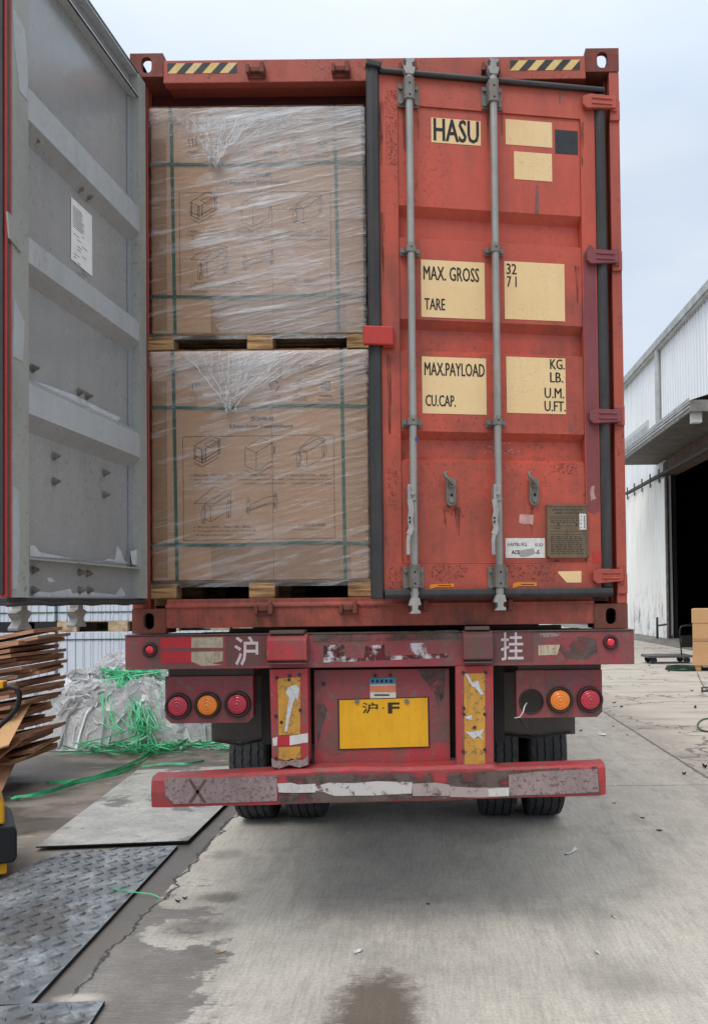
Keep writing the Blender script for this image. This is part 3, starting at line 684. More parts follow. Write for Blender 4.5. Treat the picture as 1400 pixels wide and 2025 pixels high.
# panel profile
prof = [(ztr, .008)]
for a, b, c_, d_ in bands: prof += [(a, .008), (b, .008+DP), (c_, .008+DP), (d_, .008)]
prof += [(zbr, .008)]
vs = [(pu0+.002, y, z) for z, y in prof] + [(pu1-.002, y, z) for z, y in prof]; n = len(prof)
m.add(vs, [(i, i+n, i+n+1, i+1)[::-1] for i in range(n-1)])
vs2 = [(pu0+.002, y+.003, z) for z, y in prof] + [(pu1-.002, y+.003, z) for z, y in prof]
m.add(vs2, [(i, i+1, i+n+1, i+n)[::-1] for i in range(n-1)])
# end caps of the recesses
for a, b, c_, d_ in bands:
    for u in (pu0+.0015, pu1-.0015):
        m.add([(u,.006,a),(u,.008+DP,b),(u,.008+DP,c_),(u,.006,d_)], [(0,1,2,3)])
# weld beads
for z in (ztr, zbr): m.cyl((pu0,.002,z),(pu1,.002,z),.003,6)
for u in (pu0, pu1): m.cyl((u,.002,zbr),(u,.002,ztr),.003,6)
# repainted patches
def patch(x0, y0, x1, y1, mat, k=.0012):
    a = du(x0, y0, -k); b = du(x1, y1, -k); m.box(a[0], b[0], -k, .002, b[1], a[1], mat)
zp = [du(1178, 492)[1], du(1178, 1012)[1]]
ua, ub = pu1+.004, ur-.006
wavy = [(ua, zp[0]-.1), (ub, zp[0]-.02)] if False else None
poly = [(ua, zp[1]+.01), (ua+.03, zp[1]-.012), (ub, zp[1]+.004), (ub, zp[0]), (ub-.03, zp[0]+.02), (ua, zp[0]-.03)]
m.poly(poly, -.0012, 1)
patch(1170, 1090, 1200, 1114, 2)
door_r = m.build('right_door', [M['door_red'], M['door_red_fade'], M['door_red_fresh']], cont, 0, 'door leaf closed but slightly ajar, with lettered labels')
# gaskets
m = MB(Fd)
def gtube(pts, r): m.tube(pts, r, 8)
zg0, zg1 = zb-.025, zt+.022
m.prism_z([(-.004,-.018),(.02,-.03),(.05,-.026),(ul+.002,-.004),(ul+.002,.05),(0,.062)], zg0-.01, zg1+.01)
m.prism_x([(-.022,zt-.006),(-.028,zt+.010),(-.016,zt+.024),(.05,zt+.030),(.05,zt),(-.002,zt-.002)], ul+.0025, ur+.05)
m.prism_x([(-.002,zb+.002),(.05,zb),(.05,zb-.036),(-.018,zb-.036),(-.034,zb-.018),(-.028,zb+.010)], ul+.0025, ur+.05)
m.prism_z([(ur+.001,-.006),(ur+.02,-.022),(ur+.045,-.02),(ur+.056,.0),(ur+.056,.05),(ur+.001,.05)], zb+.0105, zt-.0145)
m.obox((.03,-.018,zg1+.004), (.075,.05,.03), Matrix.Rotation(R(8), 3, 'Y'))
gas = m.build('gasket', M['gasket'], door_r, .006)
# hinges
for (x0, y0, x1, y1) in ((1152,182,1213,216),(1160,489,1220,523),(1165,805,1226,838),(1172,1121,1233,1154)):
    a = du(x0, y0, -.03); b = du(x1, y1, -.03); m = MB(Fd); zc = (a[1]+b[1])/2; hh = .040
    u0, u1 = a[0], DW+.028
    m.prism_y([(u0,zc-hh*.6),(u0+.02,zc-hh),(u1-.02,zc-hh*.75),(u1,zc-hh*.75),(u1,zc+hh*.75),(u1-.02,zc+hh*.75),(u0+.04,zc+hh*.8),(u0,zc+hh*.45)], -.032, -.012)
    m.box(u0+.01, ur-.01, -.012, -.001, zc-hh*.7, zc+hh*.6)
    m.box(u0+.045, u1-.02, -.037, -.032, zc-.018, zc-.010); m.box(u0+.045, u1-.02, -.037, -.032, zc+.008, zc+.016)
    m.cyl((u1-.006,-.010,zc-hh),(u1-.006,-.010,zc+hh),.016,12)
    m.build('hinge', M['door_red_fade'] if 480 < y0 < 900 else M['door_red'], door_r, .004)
# locking bars
def bar_set(F, u, parent, z_top, z_bot, brs, top_br, bot_br, handle=None, mats=('galv','galv_dark'), yo=-.045):
    m = MB(F); m.cyl((u,yo,z_bot),(u,yo,z_top),.0175,16)
    # cams
    for zc, s_ in ((z_top, 1), (z_bot, -1)):
        m.cyl((u,yo,zc),(u,yo,zc+s_*.035),.020,12,.017)
        m.prism_y([(u-.018,zc+s_*.030),(u-.026,zc+s_*.050),(u-.030,zc+s_*.066),(u-.016,zc+s_*.066),(u-.014,zc+s_*.088),(u-.026,zc+s_*.104),(u+.024,zc+s_*.104),(u+.026,zc+s_*.092),(u+.012,zc+s_*.084),(u+.014,zc+s_*.066),(u+.028,zc+s_*.062),(u+.020,zc+s_*.030)][::s_], yo-.02, yo+.02)
    bar = m.build('locking_bar', M[mats[0]], parent, .002)
    return bar
def bracket_long(F, u, z0, z1, parent):
    m = MB(F); zc = (z0+z1)/2
    m.box(u-.050, u+.050, -.010, -.001, z0, z1)
    m.prism_z([(u-.030,-.010),(u-.024,-.058),(u-.012,-.068),(u+.012,-.068),(u+.024,-.058),(u+.030,-.010)], z0+.012, z1+.010)
    for dx in (-.038,.038):
        for z in (z0+.018, z1-.018): m.cyl((u+dx,-.010,z),(u+dx,-.020,z),.010,10)
    for z in (zc-.025, zc+.03): m.cyl((u,-.068,z),(u,-.0695,z),.005,8,mat=1)
    m.build('bar_bracket', [M['galv_dark'], M['dark']], parent, .004)
def bracket_short(F, u, z, parent):
    m = MB(F)
    m.box(u-.048, u-.016, -.012, -.001, z-.020, z+.014); m.box(u+.016, u+.048, -.012, -.001, z-.020, z+.014)
    m.prism_z([(u-.027,-.006),(u-.024,-.056),(u-.010,-.066),(u+.010,-.066),(u+.024,-.056),(u+.027,-.006)], z-.018, z+.012)
    m.prism_y([(u-.012,z+.012),(u+.012,z+.012),(u+.008,z+.030),(u-.008,z+.030)], -.062, -.045)
    for dx in (-.036,.036): m.cyl((u+dx,-.012,z-.003),(u+dx,-.024,z-.003),.009,10)
    m.cyl((u,-.066,z+.004),(u,-.0675,z+.004),.004,8,mat=1)
    m.build('bar_bracket', [M['galv_dark'], M['dark']], parent, .003)
bars = []
for k, (bx, ytop, ybot) in enumerate(((814, 163, 1170), (981, 163, 1164))):
    u = du(bx, 640, -.045)[0]; zt_, zb_ = du(bx, ytop, -.045)[1], du(bx, ybot, -.045)[1]
    bar = bar_set(Fd, u, door_r, zt_, zb_, None, None, None); bars.append(u)
    dx = 0 if k == 0 else 167
    bracket_long(Fd, u, du(808+dx, 207+k*5, -.03)[1], du(808+dx, 163+k*5, -.03)[1], door_r)
    bracket_long(Fd, u, du(824+dx, 1167, -.03)[1], du(824+dx, 1121, -.03)[1], door_r)
    for y in (495, 835): bracket_short(Fd, u, du(bx, y, -.03)[1], door_r)
    # hub and handle
    m = MB(Fd); h0, h1 = du(813+dx, 990, -.06)[1], du(813+dx, 960, -.06)[1]
    m.prism_z([(u-.030,-.03),(u-.030,-.066),(u+.006,-.070),(u+.014,-.060),(u+.014,-.04)], h0, h1)
    m.box(u-.032, u-.018, -.080, -.05, h0-.008, h1+.004); m.cyl((u-.008,-.066,(h0+h1)/2),(u-.008,-.078,(h0+h1)/2),.011,12)
    pts = [(813+dx-3,988),(813+dx,1010),(813+dx-3,1030),(813+dx-1,1046),(813+dx-6,1058),(813+dx-8,1072),(813+dx-8,1098)]
    pp = [du(a, b, -.08) for a, b in pts]
    m.ribbon([(q[0], -.080-.006*i, q[1]) for i, q in enumerate(pp)][:5], .026, .010, side=(1,0,0))
    m.ribbon([(q[0], -.080-.006*i, q[1]) for i, q in enumerate(pp)][4:], .017, .008, side=(1,0,0))
    for a, b in ((813+dx-3,1024),(813+dx-3,1032)):
        q = du(a, b, -.1); m.cyl((q[0],-.100,q[1]),(q[0],-.106,q[1]),.005,8,mat=1)
    m.build('door_handle', [M['galv'], M['dark']], door_r, .003)
# wire seal hanging at the first lower bracket
m = MB(Fd); u = bars[0]; z0 = du(822,1120,-.09)[1]
m.tube([(u-.014,-.075,z0-.12),(u-.026,-.08,z0-.09),(u-.020,-.085,z0-.045),(u+.0,-.088,z0-.008),(u+.012,-.085,z0+.004),(u+.012,-.07,z0-.02)], .0022, 6)
m.build('wire_seal', M['galv_dark'], door_r)
# handle retainers
for cx, y0, y1 in ((890, 936, 1001), (1054, 936, 1000)):
    m = MB(Fd); a = du(cx+2, y1, -.01); b = du(cx+2, y0, -.01); u = a[0]; z0, z1 = a[1], b[1]; hw = .024; zc1 = z1-.045
    poly = [(u+hw*math.cos(t), z0+hw+hw*math.sin(t)) for t in [math.pi+math.pi*k/8 for k in range(9)]] + [(u+hw*math.cos(t), zc1+hw*math.sin(t)) for t in [math.pi*k/8 for k in range(9)]]
    m.prism_y(poly, -.014, -.001); m.box(u-.014, u+.014, -.022, -.014, z0+.03, z0+.06); m.cyl((u,-.014,zc1-.01),(u,-.03,zc1-.01),.015,14); m.cyl((u,-.014,z0+.028),(u,-.024,z0+.028),.013,12)
    m.tube([(u+.004,-.03,zc1-.012),(u-.016,-.045,zc1+.01),(u-.032,-.05,zc1+.022),(u-.036,-.045,zc1+.040),(u-.022,-.04,zc1+.046)], [.007,.010,.009,.009,.006], 8)
    m.cyl((u+.0,-.022,z0+.052),(u,-.0235,z0+.052),.008,8,mat=1)
    m.build('handle_retainer', [M['galv_dark'], M['dark']], door_r, .002)
# overlap block on the free edge
a = du(718, 643, -.05); b = du(778, 683, -.05)
m = MB(Fd); m.box(a[0], b[0], -.055, -.030, b[1], a[1]); m.box(b[0]-.05, b[0]+.008, -.030, -.001, b[1]-.004, a[1]+.004); m.build('overlap_block', M['door_red_fresh'], door_r, .007)
# labels
def lab(name, px, texts, mats=('cream','ink'), n=-.0015):
    """px = (x0,y0,x1,y1) label; texts = [(string, x0,y0,x1,y1)]"""
    yy = n if True else 0
    a = du(px[0], px[1], n); b = du(px[2], px[1], n); c_ = du(px[2], px[3], n); d_ = du(px[0], px[3], n)
    x0, x1, z1, z0 = (a[0]+d_[0])/2, (b[0]+c_[0])/2, (a[1]+b[1])/2, (c_[1]+d_[1])/2
    m = MB(Fd); off = .008
    m.add([(x0,n+off,z0),(x1,n+off,z0),(x1,n+off,z1),(x0,n+off,z1)], [(0,1,2,3)], 0)
    for t_, ax, ay, bx, by in texts:
        q0 = du(ax, by, n+off); q1 = du(bx, ay, n+off)
        m.text(t_, q0[0], q0[1], q1[0], q1[1], n+off-.0008, 1)
        sw = .0034 if t_ == 'HASU' else .0022
        if mats[0] == 'cream': m.text(t_, q0[0]+sw, q0[1], q1[0]+sw, q1[1], n+off-.0012, 1)
    return m.build(name, [M[mats[0]], M[mats[1]]], door_r)
lab('number_label', (853,234,951,283), [("HASU", 857,240,945,278)])
lab('number_label', (1000,237,1092,287), [])
lab('number_label', (1017,300,1092,355), [])
lab('check_digit_label', (1098,256,1143,303), [], ('haz_k','ink'))
lab('weight_label', (833,515,959,628), [("MAX. GROSS", 837,531,946,553), ("TARE", 839,591,879,612)])
lab('weight_label', (998,518,1117,632), [("32", 1001,522,1020,542), ("7 1", 1002,547,1020,567)])
lab('weight_label', (835,706,962,818), [("MAX.PAYLOAD", 839,720,957,742), ("CU.CAP.", 841,782,900,803)])
lab('weight_label', (1002,706,1119,817), [("KG.", 1087,711,1115,730), ("LB.", 1087,737,1112,756), ("U.M.", 1076,768,1114,787), ("U.FT.", 1076,794,1117,813)])
lab('company_label', (1000,1064,1078,1103), [("HAMBURG", 1003,1073,1041,1080), ("SÜD", 1057,1073,1073,1080), ("ACE", 1011,1088,1027,1096), ("1-5", 1054,1088,1066,1096)], ('white_label','ink'))
# data plate
a = du(1080, 998, -.004); b = du(1162, 1103, -.004)
m = MB(Fd); x0, x1, z0, z1 = a[0], b[0], b[1], a[1]
m.box(x0, x1, -.010, .012, z0, z1, 0); yy = -.0108
for zz in (z1-.004, z0+.004): m.box(x0, x1, -.013, -.010, zz-.004, zz+.004, 0)
for xx in (x0+.003, x1-.003): m.box(xx-.003, xx+.003, -.013, -.010, z0, z1, 0)
W_, H_ = x1-x0, z1-z0
m.text("APPROVED FOR TRANSPORT", x0+W_*.12, z0+H_*.88, x0+W_*.88, z0+H_*.925, yy, 1)
m.text("UNDER CUSTOMS SEAL", x0+W_*.18, z0+H_*.82, x0+W_*.80, z0+H_*.865, yy, 1)
for q in (.78, .60, .50, .44): m.line((x0+W_*.05, z0+H_*q), (x0+W_*.95, z0+H_*q), .0012, yy, 1)
m.text("CIMC", x0+W_*.15, z0+H_*.535, x0+W_*.34, z0+H_*.57, yy, 1)
rr = random.Random(4)
for q in [.74,.70,.66,.39,.355,.32,.285,.25,.215,.18,.145,.11,.075]:
    x = .08
    while x < .8:
        l = rr.uniform(.03,.12); m.box(x0+W_*x, x0+W_*min(x+l,.92), yy, yy+.001, z0+H_*q, z0+H_*(q+.012), 1); x += l+.03
for q in (.28, .72): m.cyl((x0+W_*q,-.010,z0+H_*.63),(x0+W_*q,-.014,z0+H_*.63),.004,8,mat=1)
lx0, lx1 = x0+W_*.79, x0+W_*.96
m.box(lx0, lx1, -.0112, -.010, z0+H_*.53, z0+H_*.83, 2)
for i, ch in enumerate("ACEP"): m.text(ch, lx0+W_*.02, z0+H_*(.765-i*.07), lx0+W_*.06, z0+H_*(.795-i*.07), -.0118, 3)
for i in range(7): m.box(lx0+W_*.11, lx0+W_*.145, -.0118, -.011, z0+H_*(.56+i*.035), z0+H_*(.58+i*.035), 3)
m.build('data_plate', [M['plate_brown'], M['plate_ink'], M['white_label'], M['ink']], door_r, .001)
# worn sticker remnants
def sheet(name, pts, mat, n=-.001, F=None, parent=None, off=0.0):
    F = F or Fd; q = [F.at(x, y, n) for x, y in pts]; m = MB(F)
    m.add([(a[0], n, a[1]) for a in q] + [(a[0], n+.001, a[1]) for a in q], [tuple(range(len(q)))[::-1], tuple(range(len(q), 2*len(q)))] + [(i,(i+1)%len(q),(i+1)%len(q)+len(q),i+len(q)) for i in range(len(q))])
    return m.build(name, M[mat], parent or door_r)
sheet('sticker_remnant', [(1027,1017),(1055,1018),(1053,1038),(1046,1036),(1036,1037),(1026,1034)], 'pink_smear', .0065)
sheet('sticker_remnant', [(1103,1130),(1149,1129),(1149,1152),(1120,1152),(1104,1134)], 'cream', -.0005)
sheet('sticker_remnant', [(1169,962),(1175,960),(1174,975),(1178,986),(1168,990),(1166,972)], 'pink_smear', -.0025)
sheet('orange_sticker', [(850,1156),(861,1155),(897,1154),(897,1161),(862,1161),(852,1165),(849,1165)], 'orange', -.001)
sheet('orange_sticker', [(1014,1154),(1024,1151),(1061,1152),(1061,1159),(1026,1159),(1015,1163),(1013,1163)], 'orange', -.001)
sheet('orange_sticker_text', [(866,1157),(892,1157),(892,1158.5),(866,1158.5)], 'ink', -.0018)
sheet('orange_sticker_text', [(1030,1155),(1056,1155),(1056,1156.5),(1030,1156.5)], 'ink', -.0018)
sheet('torn_sticker', [(1026,1089),(1054,1084),(1056,1095),(1047,1098),(1034,1101),(1027,1099)], 'galv', .0045)
sheet('paint_streak', [(1060,366),(1064,366),(1065,420),(1057,420)], 'grey_smear', .0065)
sheet('paint_streak', [(1106,178),(1109,178),(1108,204),(1105,202)], 'grey_smear', -.0005)
sheet('paint_streak', [(1124,834),(1131,842),(1129,853),(1124,850)], 'grey_smear', .0065)
for (x, y0, y1, w_) in ((800,212,300,10),(826,214,280,6),(966,216,320,10),(992,214,270,6),(790,340,470,12),(1150,240,330,8),(1140,525,600,10),(905,1002,1060,14),(880,1004,1040,8),(1050,1002,1062,8),(770,700,860,10),(752,200,330,14),(757,420,560,8),(1146,850,900,8),(806,1044,1110,8),(1100,1105,1160,12),(1130,1107,1150,6)):
    inp = 787 < x < 1150 and 225 < y0; nn = .0066 if inp else -.0012
    if inp and any(a-14 < yy < b+14 for a, b in ((416,480),(637,700),(855,914)) for yy in (y0, (y0+y1)/2, y1)): continue
    sheet('rust_run', [(x-w_/2,y0),(x+w_/2,y0+2),(x+w_/4,y1),(x-w_/5,y1-6)], 'rust_run', nn)
for (pts, nn) in (([(855,1118),(905,1114),(925,1124),(915,1148),(880,1156),(852,1140)], -.0012), ([(868,996),(910,1004),(918,1022),(880,1018),(866,1006)], .0064), ([(1080,908),(1120,916),(1142,918),(1140,940),(1090,934)], .0064),
                  ([(765,925),(785,930),(784,1010),(770,1000)], -.0013), ([(760,180),(784,176),(786,330),(764,320)], -.0013), ([(770,1120),(800,1122),(800,1170),(766,1168)], -.0013), ([(1000,1118),(1100,1116),(1098,1150),(1010,1148)], -.0012)):
    sheet('rust_bloom', pts, 'rust_spot', nn)
# blue tape on bar
m = MB(Fd); q = du(823, 868, -.06); m.box(q[0]-.004, q[0]+.008, -.0645, -.060, q[1]-.008, q[1]+.008); m.build('blue_tape', M['blue_paint'], door_r)
# small pale scuff specks
m = MB(Fd); rr = random.Random(9)
for k in range(60):
    q = du(rr.gauss(985,26), rr.gauss(885,16), .0); s_ = rr.uniform(.0008,.0025)
    m.obox((q[0], .0435, q[1]), (s_*2,.0012,s_), Matrix.Rotation(rr.uniform(-1,1),3,'Y'))
m.build('paint_scuff', M['white_label'], door_r)

# ------------------------------------------------------------------ left-hand door (swung open towards the camera)
Fl = Frame((-1.133, -.03, 0), (-.083, -1.0, 0))
lb, lt = 1.672, 4.225; LW = 1.14
def lu(x, y, n=0.0): return Fl.at(x, y, n)
post_n = lu(58, 900)[0]; post_h = lu(278, 900)[0]
TK = .05
m = MB(Fl)
m.box(post_n, LW, -TK, 0, lb, lt, 1); m.box(-.0, post_h, -TK, 0, lb, lt, 1)          # stiles
ztl = lu(272, 188)[1]
m.box(post_h, post_n, -.008, 0, ztl, ztl+.008, 2); m.box(post_h, post_n, -TK, -.006, lt-.006, lt, 2)        # top channel flanges
m.box(post_h, post_n, -TK, -TK+.004, ztl, lt-.006, 0)
m.box(post_h, post_n, -TK+.004, -.001, ztl+.000, ztl+.006, 2)
zl = lu(270, 1122)[1]
m.box(post_h, post_n, -TK, -TK+.004, lb, zl, 0); m.box(post_h, post_n, -TK+.004, -.001, zl-.006, zl, 1)       # bottom channel
m.box(post_h, post_n, -TK+.004, -.02, lb, lb+.005, 1)
ribs = [(3.566,3.447),(3.005,2.912),(2.462,2.351)]
prof = [(ztl-.0, -TK+.002)]
for a, b in ribs: prof += [(a+.04, -TK+.002), (a, -.002), (b, -.002), (b-.055, -TK+.002)]
prof += [(zl, -TK+.002)]
n = len(prof)
for off, rev in ((0, 1), (-.003, -1)):
    vs = [(post_h, y+off, z) for z, y in prof] + [(post_n, y+off, z) for z, y in prof]
    for i in range(n-1):
        f = (i, i+1, i+n+1, i+n)[::rev]; m.add(vs, [f], 2 if abs(prof[i][1]-prof[i+1][1]) < 1e-6 and prof[i][1] > -.01 else 0)
# hinge-side inner step seen as a lighter strip
m.box(post_h-.0, post_h+.035, -TK+.004, -TK+.012, zl+.01, ztl-.01, 0)
door_l = m.build('left_door', [M['grey'], M['grey_frame'], M['grey_rib_lit']], cont, 0, 'door leaf swung open, grey painted inner face')
# outer skin of the left door (orange side, faces away)
m = MB(Fl); m.box(.0, LW, -TK-.012, -TK-.001, lb, lt); m.box(LW, LW+.012, -TK-.012, -.006, lb, lt)
m.build('outer_skin', M['door_red_fresh'], door_l, .002)
# gasket: lip round the free edge and the bottom
m = MB(Fl)
m.box(LW+.012, LW+.022, -TK+.012, -TK+.026, lb+.01, lt); m.prism_z([(LW+.012,-.004),(LW+.012,-.014),(LW+.018,-.012),(LW+.019,-.004)], lb, lt)
m.box(.0, LW+.02, -TK-.008, -.012, lb-.030, lb-.001); m.box(0, LW+.02, -TK-.004, -.014, lt+.001, lt+.03)
m.tube([(k/24*(LW+.02), -.012+.003*math.sin(k*1.7), lb-.022+.004*math.sin(k)) for k in range(25)], .009, 8)
m.build('gasket', M['gasket'], door_l, .004)
m = MB(Fl)     # old bent sealing strip pieces on the near stile
def strip(pts, mat='grey_frame', th=.004, n=.002):
    q = [lu(x, y, n) for x, y in pts]; mm = MB(Fl)
    mm.add([(a[0], n, a[1]) for a in q] + [(a[0], n-th, a[1]) for a in q], [tuple(range(len(q))), tuple(range(len(q), 2*len(q)))[::-1]] + [(i,(i+1)%len(q),(i+1)%len(q)+len(q),i+len(q))[::-1] for i in range(len(q))])
    mm.build('sealing_strip', M[mat], door_l)
strip([(27,15),(50,60),(56,120),(56,200),(40,180),(30,90)], 'grey_rib_lit'); strip([(30,590),(50,640),(46,715),(28,705)], 'grey_rib_lit'); strip([(16,418),(40,440),(44,500),(20,470)], 'grey_frame', .006, .008)
strip([(28,960),(40,975),(40,1080),(36,1165),(28,1165)], 'grey_rib_lit')
# white filler smears
def smear(pts, n=-.047): 
    q = [lu(x, y, n) for x, y in pts]; mm = MB(Fl); mm.add([(a[0], n, a[1]) for a in q], [tuple(range(len(q)))]); mm.build('paint_smear', M['white_smear'], door_l)
smear([(60,1080),(68,1078),(80,1092),(140,1104),(200,1112),(215,1104),(228,1108),(232,1078),(240,1090),(246,1108),(252,1112),(254,1084),(260,1100),(268,1112),(268,1116),(60,1100)])
smear([(258,1090),(274,1086),(276,1118),(262,1116)], -.020)
smear([(66,1168),(100,1172),(130,1166),(140,1164),(144,1174),(176,1168),(190,1172),(230,1176),(240,1160),(250,1178),(240,1180),(100,1182),(66,1182)], -.045)
smear([(93,1143),(102,1142),(110,1150),(98,1152)], -.045)
smear([(62,752),(90,760),(150,782),(200,808),(240,826),(232,834),(180,808),(120,784),(64,758)], -.0445)
# bolts with nuts
for x, y in ((68,280),(158,374),(174,390),(68,728),(159,775),(175,783),(110,902),(110,952),(209,935),(209,978),(68,1127),(160,1132),(175,1134),(68,1167),(160,1167),(177,1167)):
    q = lu(x, y, -TK+.01); m = MB(Fl)
    m.cyl((q[0],-TK+.002,q[1]),(q[0],-TK+.007,q[1]),.017,12); m.cyl((q[0],-TK+.007,q[1]),(q[0],-TK+.020,q[1]),.012,6); m.cyl((q[0],-TK+.020,q[1]),(q[0],-TK+.032,q[1]),.006,8)
    m.build('bolt', M['galv_dark'], door_l)
# notice
q = [lu(x, y, -TK+.004) for x, y in ((141,389),(182,427),(183,547),(141,512))]
m = MB(Fl); m.add([(a[0],-TK+.005,a[1]) for a in q] + [(a[0],-TK+.0035,a[1]) for a in q], [(0,1,2,3),(7,6,5,4)] , 0)
u0, u1 = q[0][0], q[1][0]; zt0, zb0 = (q[0][1]+q[1][1])/2, (q[2][1]+q[3][1])/2; rr = random.Random(3)
for k in range(11):
    zz = zt0-.03-k*.0085; m.add([(u0-.012,-TK+.0056,zz),(u0-.012-rr.uniform(.06,.11),-TK+.0056,zz),(u0-.012-rr.uniform(.06,.11),-TK+.0056,zz-.003),(u0-.012,-TK+.0056,zz-.003)], [(0,1,2,3)], 1)
for k in range(14):
    zz = zt0-.13-k*.014; uu = rr.choice((.02,.05,.09)); l = rr.uniform(.02,.05)
    m.add([(u0-uu,-TK+.0056,zz),(u0-uu-l,-TK+.0056,zz),(u0-uu-l,-TK+.0056,zz-.003),(u0-uu,-TK+.0056,zz-.003)], [(0,1,2,3)], 1)
m.build('paper_notice', [M['paper'], M['print']], door_l)
# locking bars on its outer side: cams hang below the door's edge
for bx in (40, 152):
    u = lu(bx, 1215, -.11)[0]
    m = MB(Fl); m.cyl((u,-.11,lb-.03),(u,-.11,lt+.02),.0175,12)
    zc = lb-.045
    pr = [(-.022,.03),(-.022,-.0),(-.058,-.012),(-.045,-.022),(-.026,-.040),(-.03,-.052),(-.05,-.068),(-.048,-.080),(0,-.072),(.048,-.080),(.05,-.068),(.028,-.052),(.026,-.040),(.045,-.022),(.058,-.012),(.022,0),(.022,.03)]
    for s_ in (1,):
        m.prism_y([(u+a, zc+b) for a, b in pr], -.13, -.09)
    m.prism_y([(u+a*.8, lt-zc*0+.02-b*.8) for a, b in pr][::-1], -.13, -.09)
    m.build('locking_bar', M['galv'], door_l, .003)
    for z in (1.8, 2.45, 3.4, 4.1):
        mm = MB(Fl); mm.box(u-.05, u+.05, -.072, -.0625, z-.03, z+.03); mm.box(u-.028, u+.028, -.14, -.072, z-.02, z+.02); mm.build('bar_bracket', M['galv_dark'], door_l, .003)
for z in (ZB+.22, 2.55, 3.32, ZT-.32):
    m = MB(Fl); m.box(-.06, .10, -.085, -.0625, z-.035, z+.035); m.cyl((-.05,-.055,z-.045),(-.05,-.055,z+.045),.018,12); m.build('hinge', M['door_red'], door_l, .004)
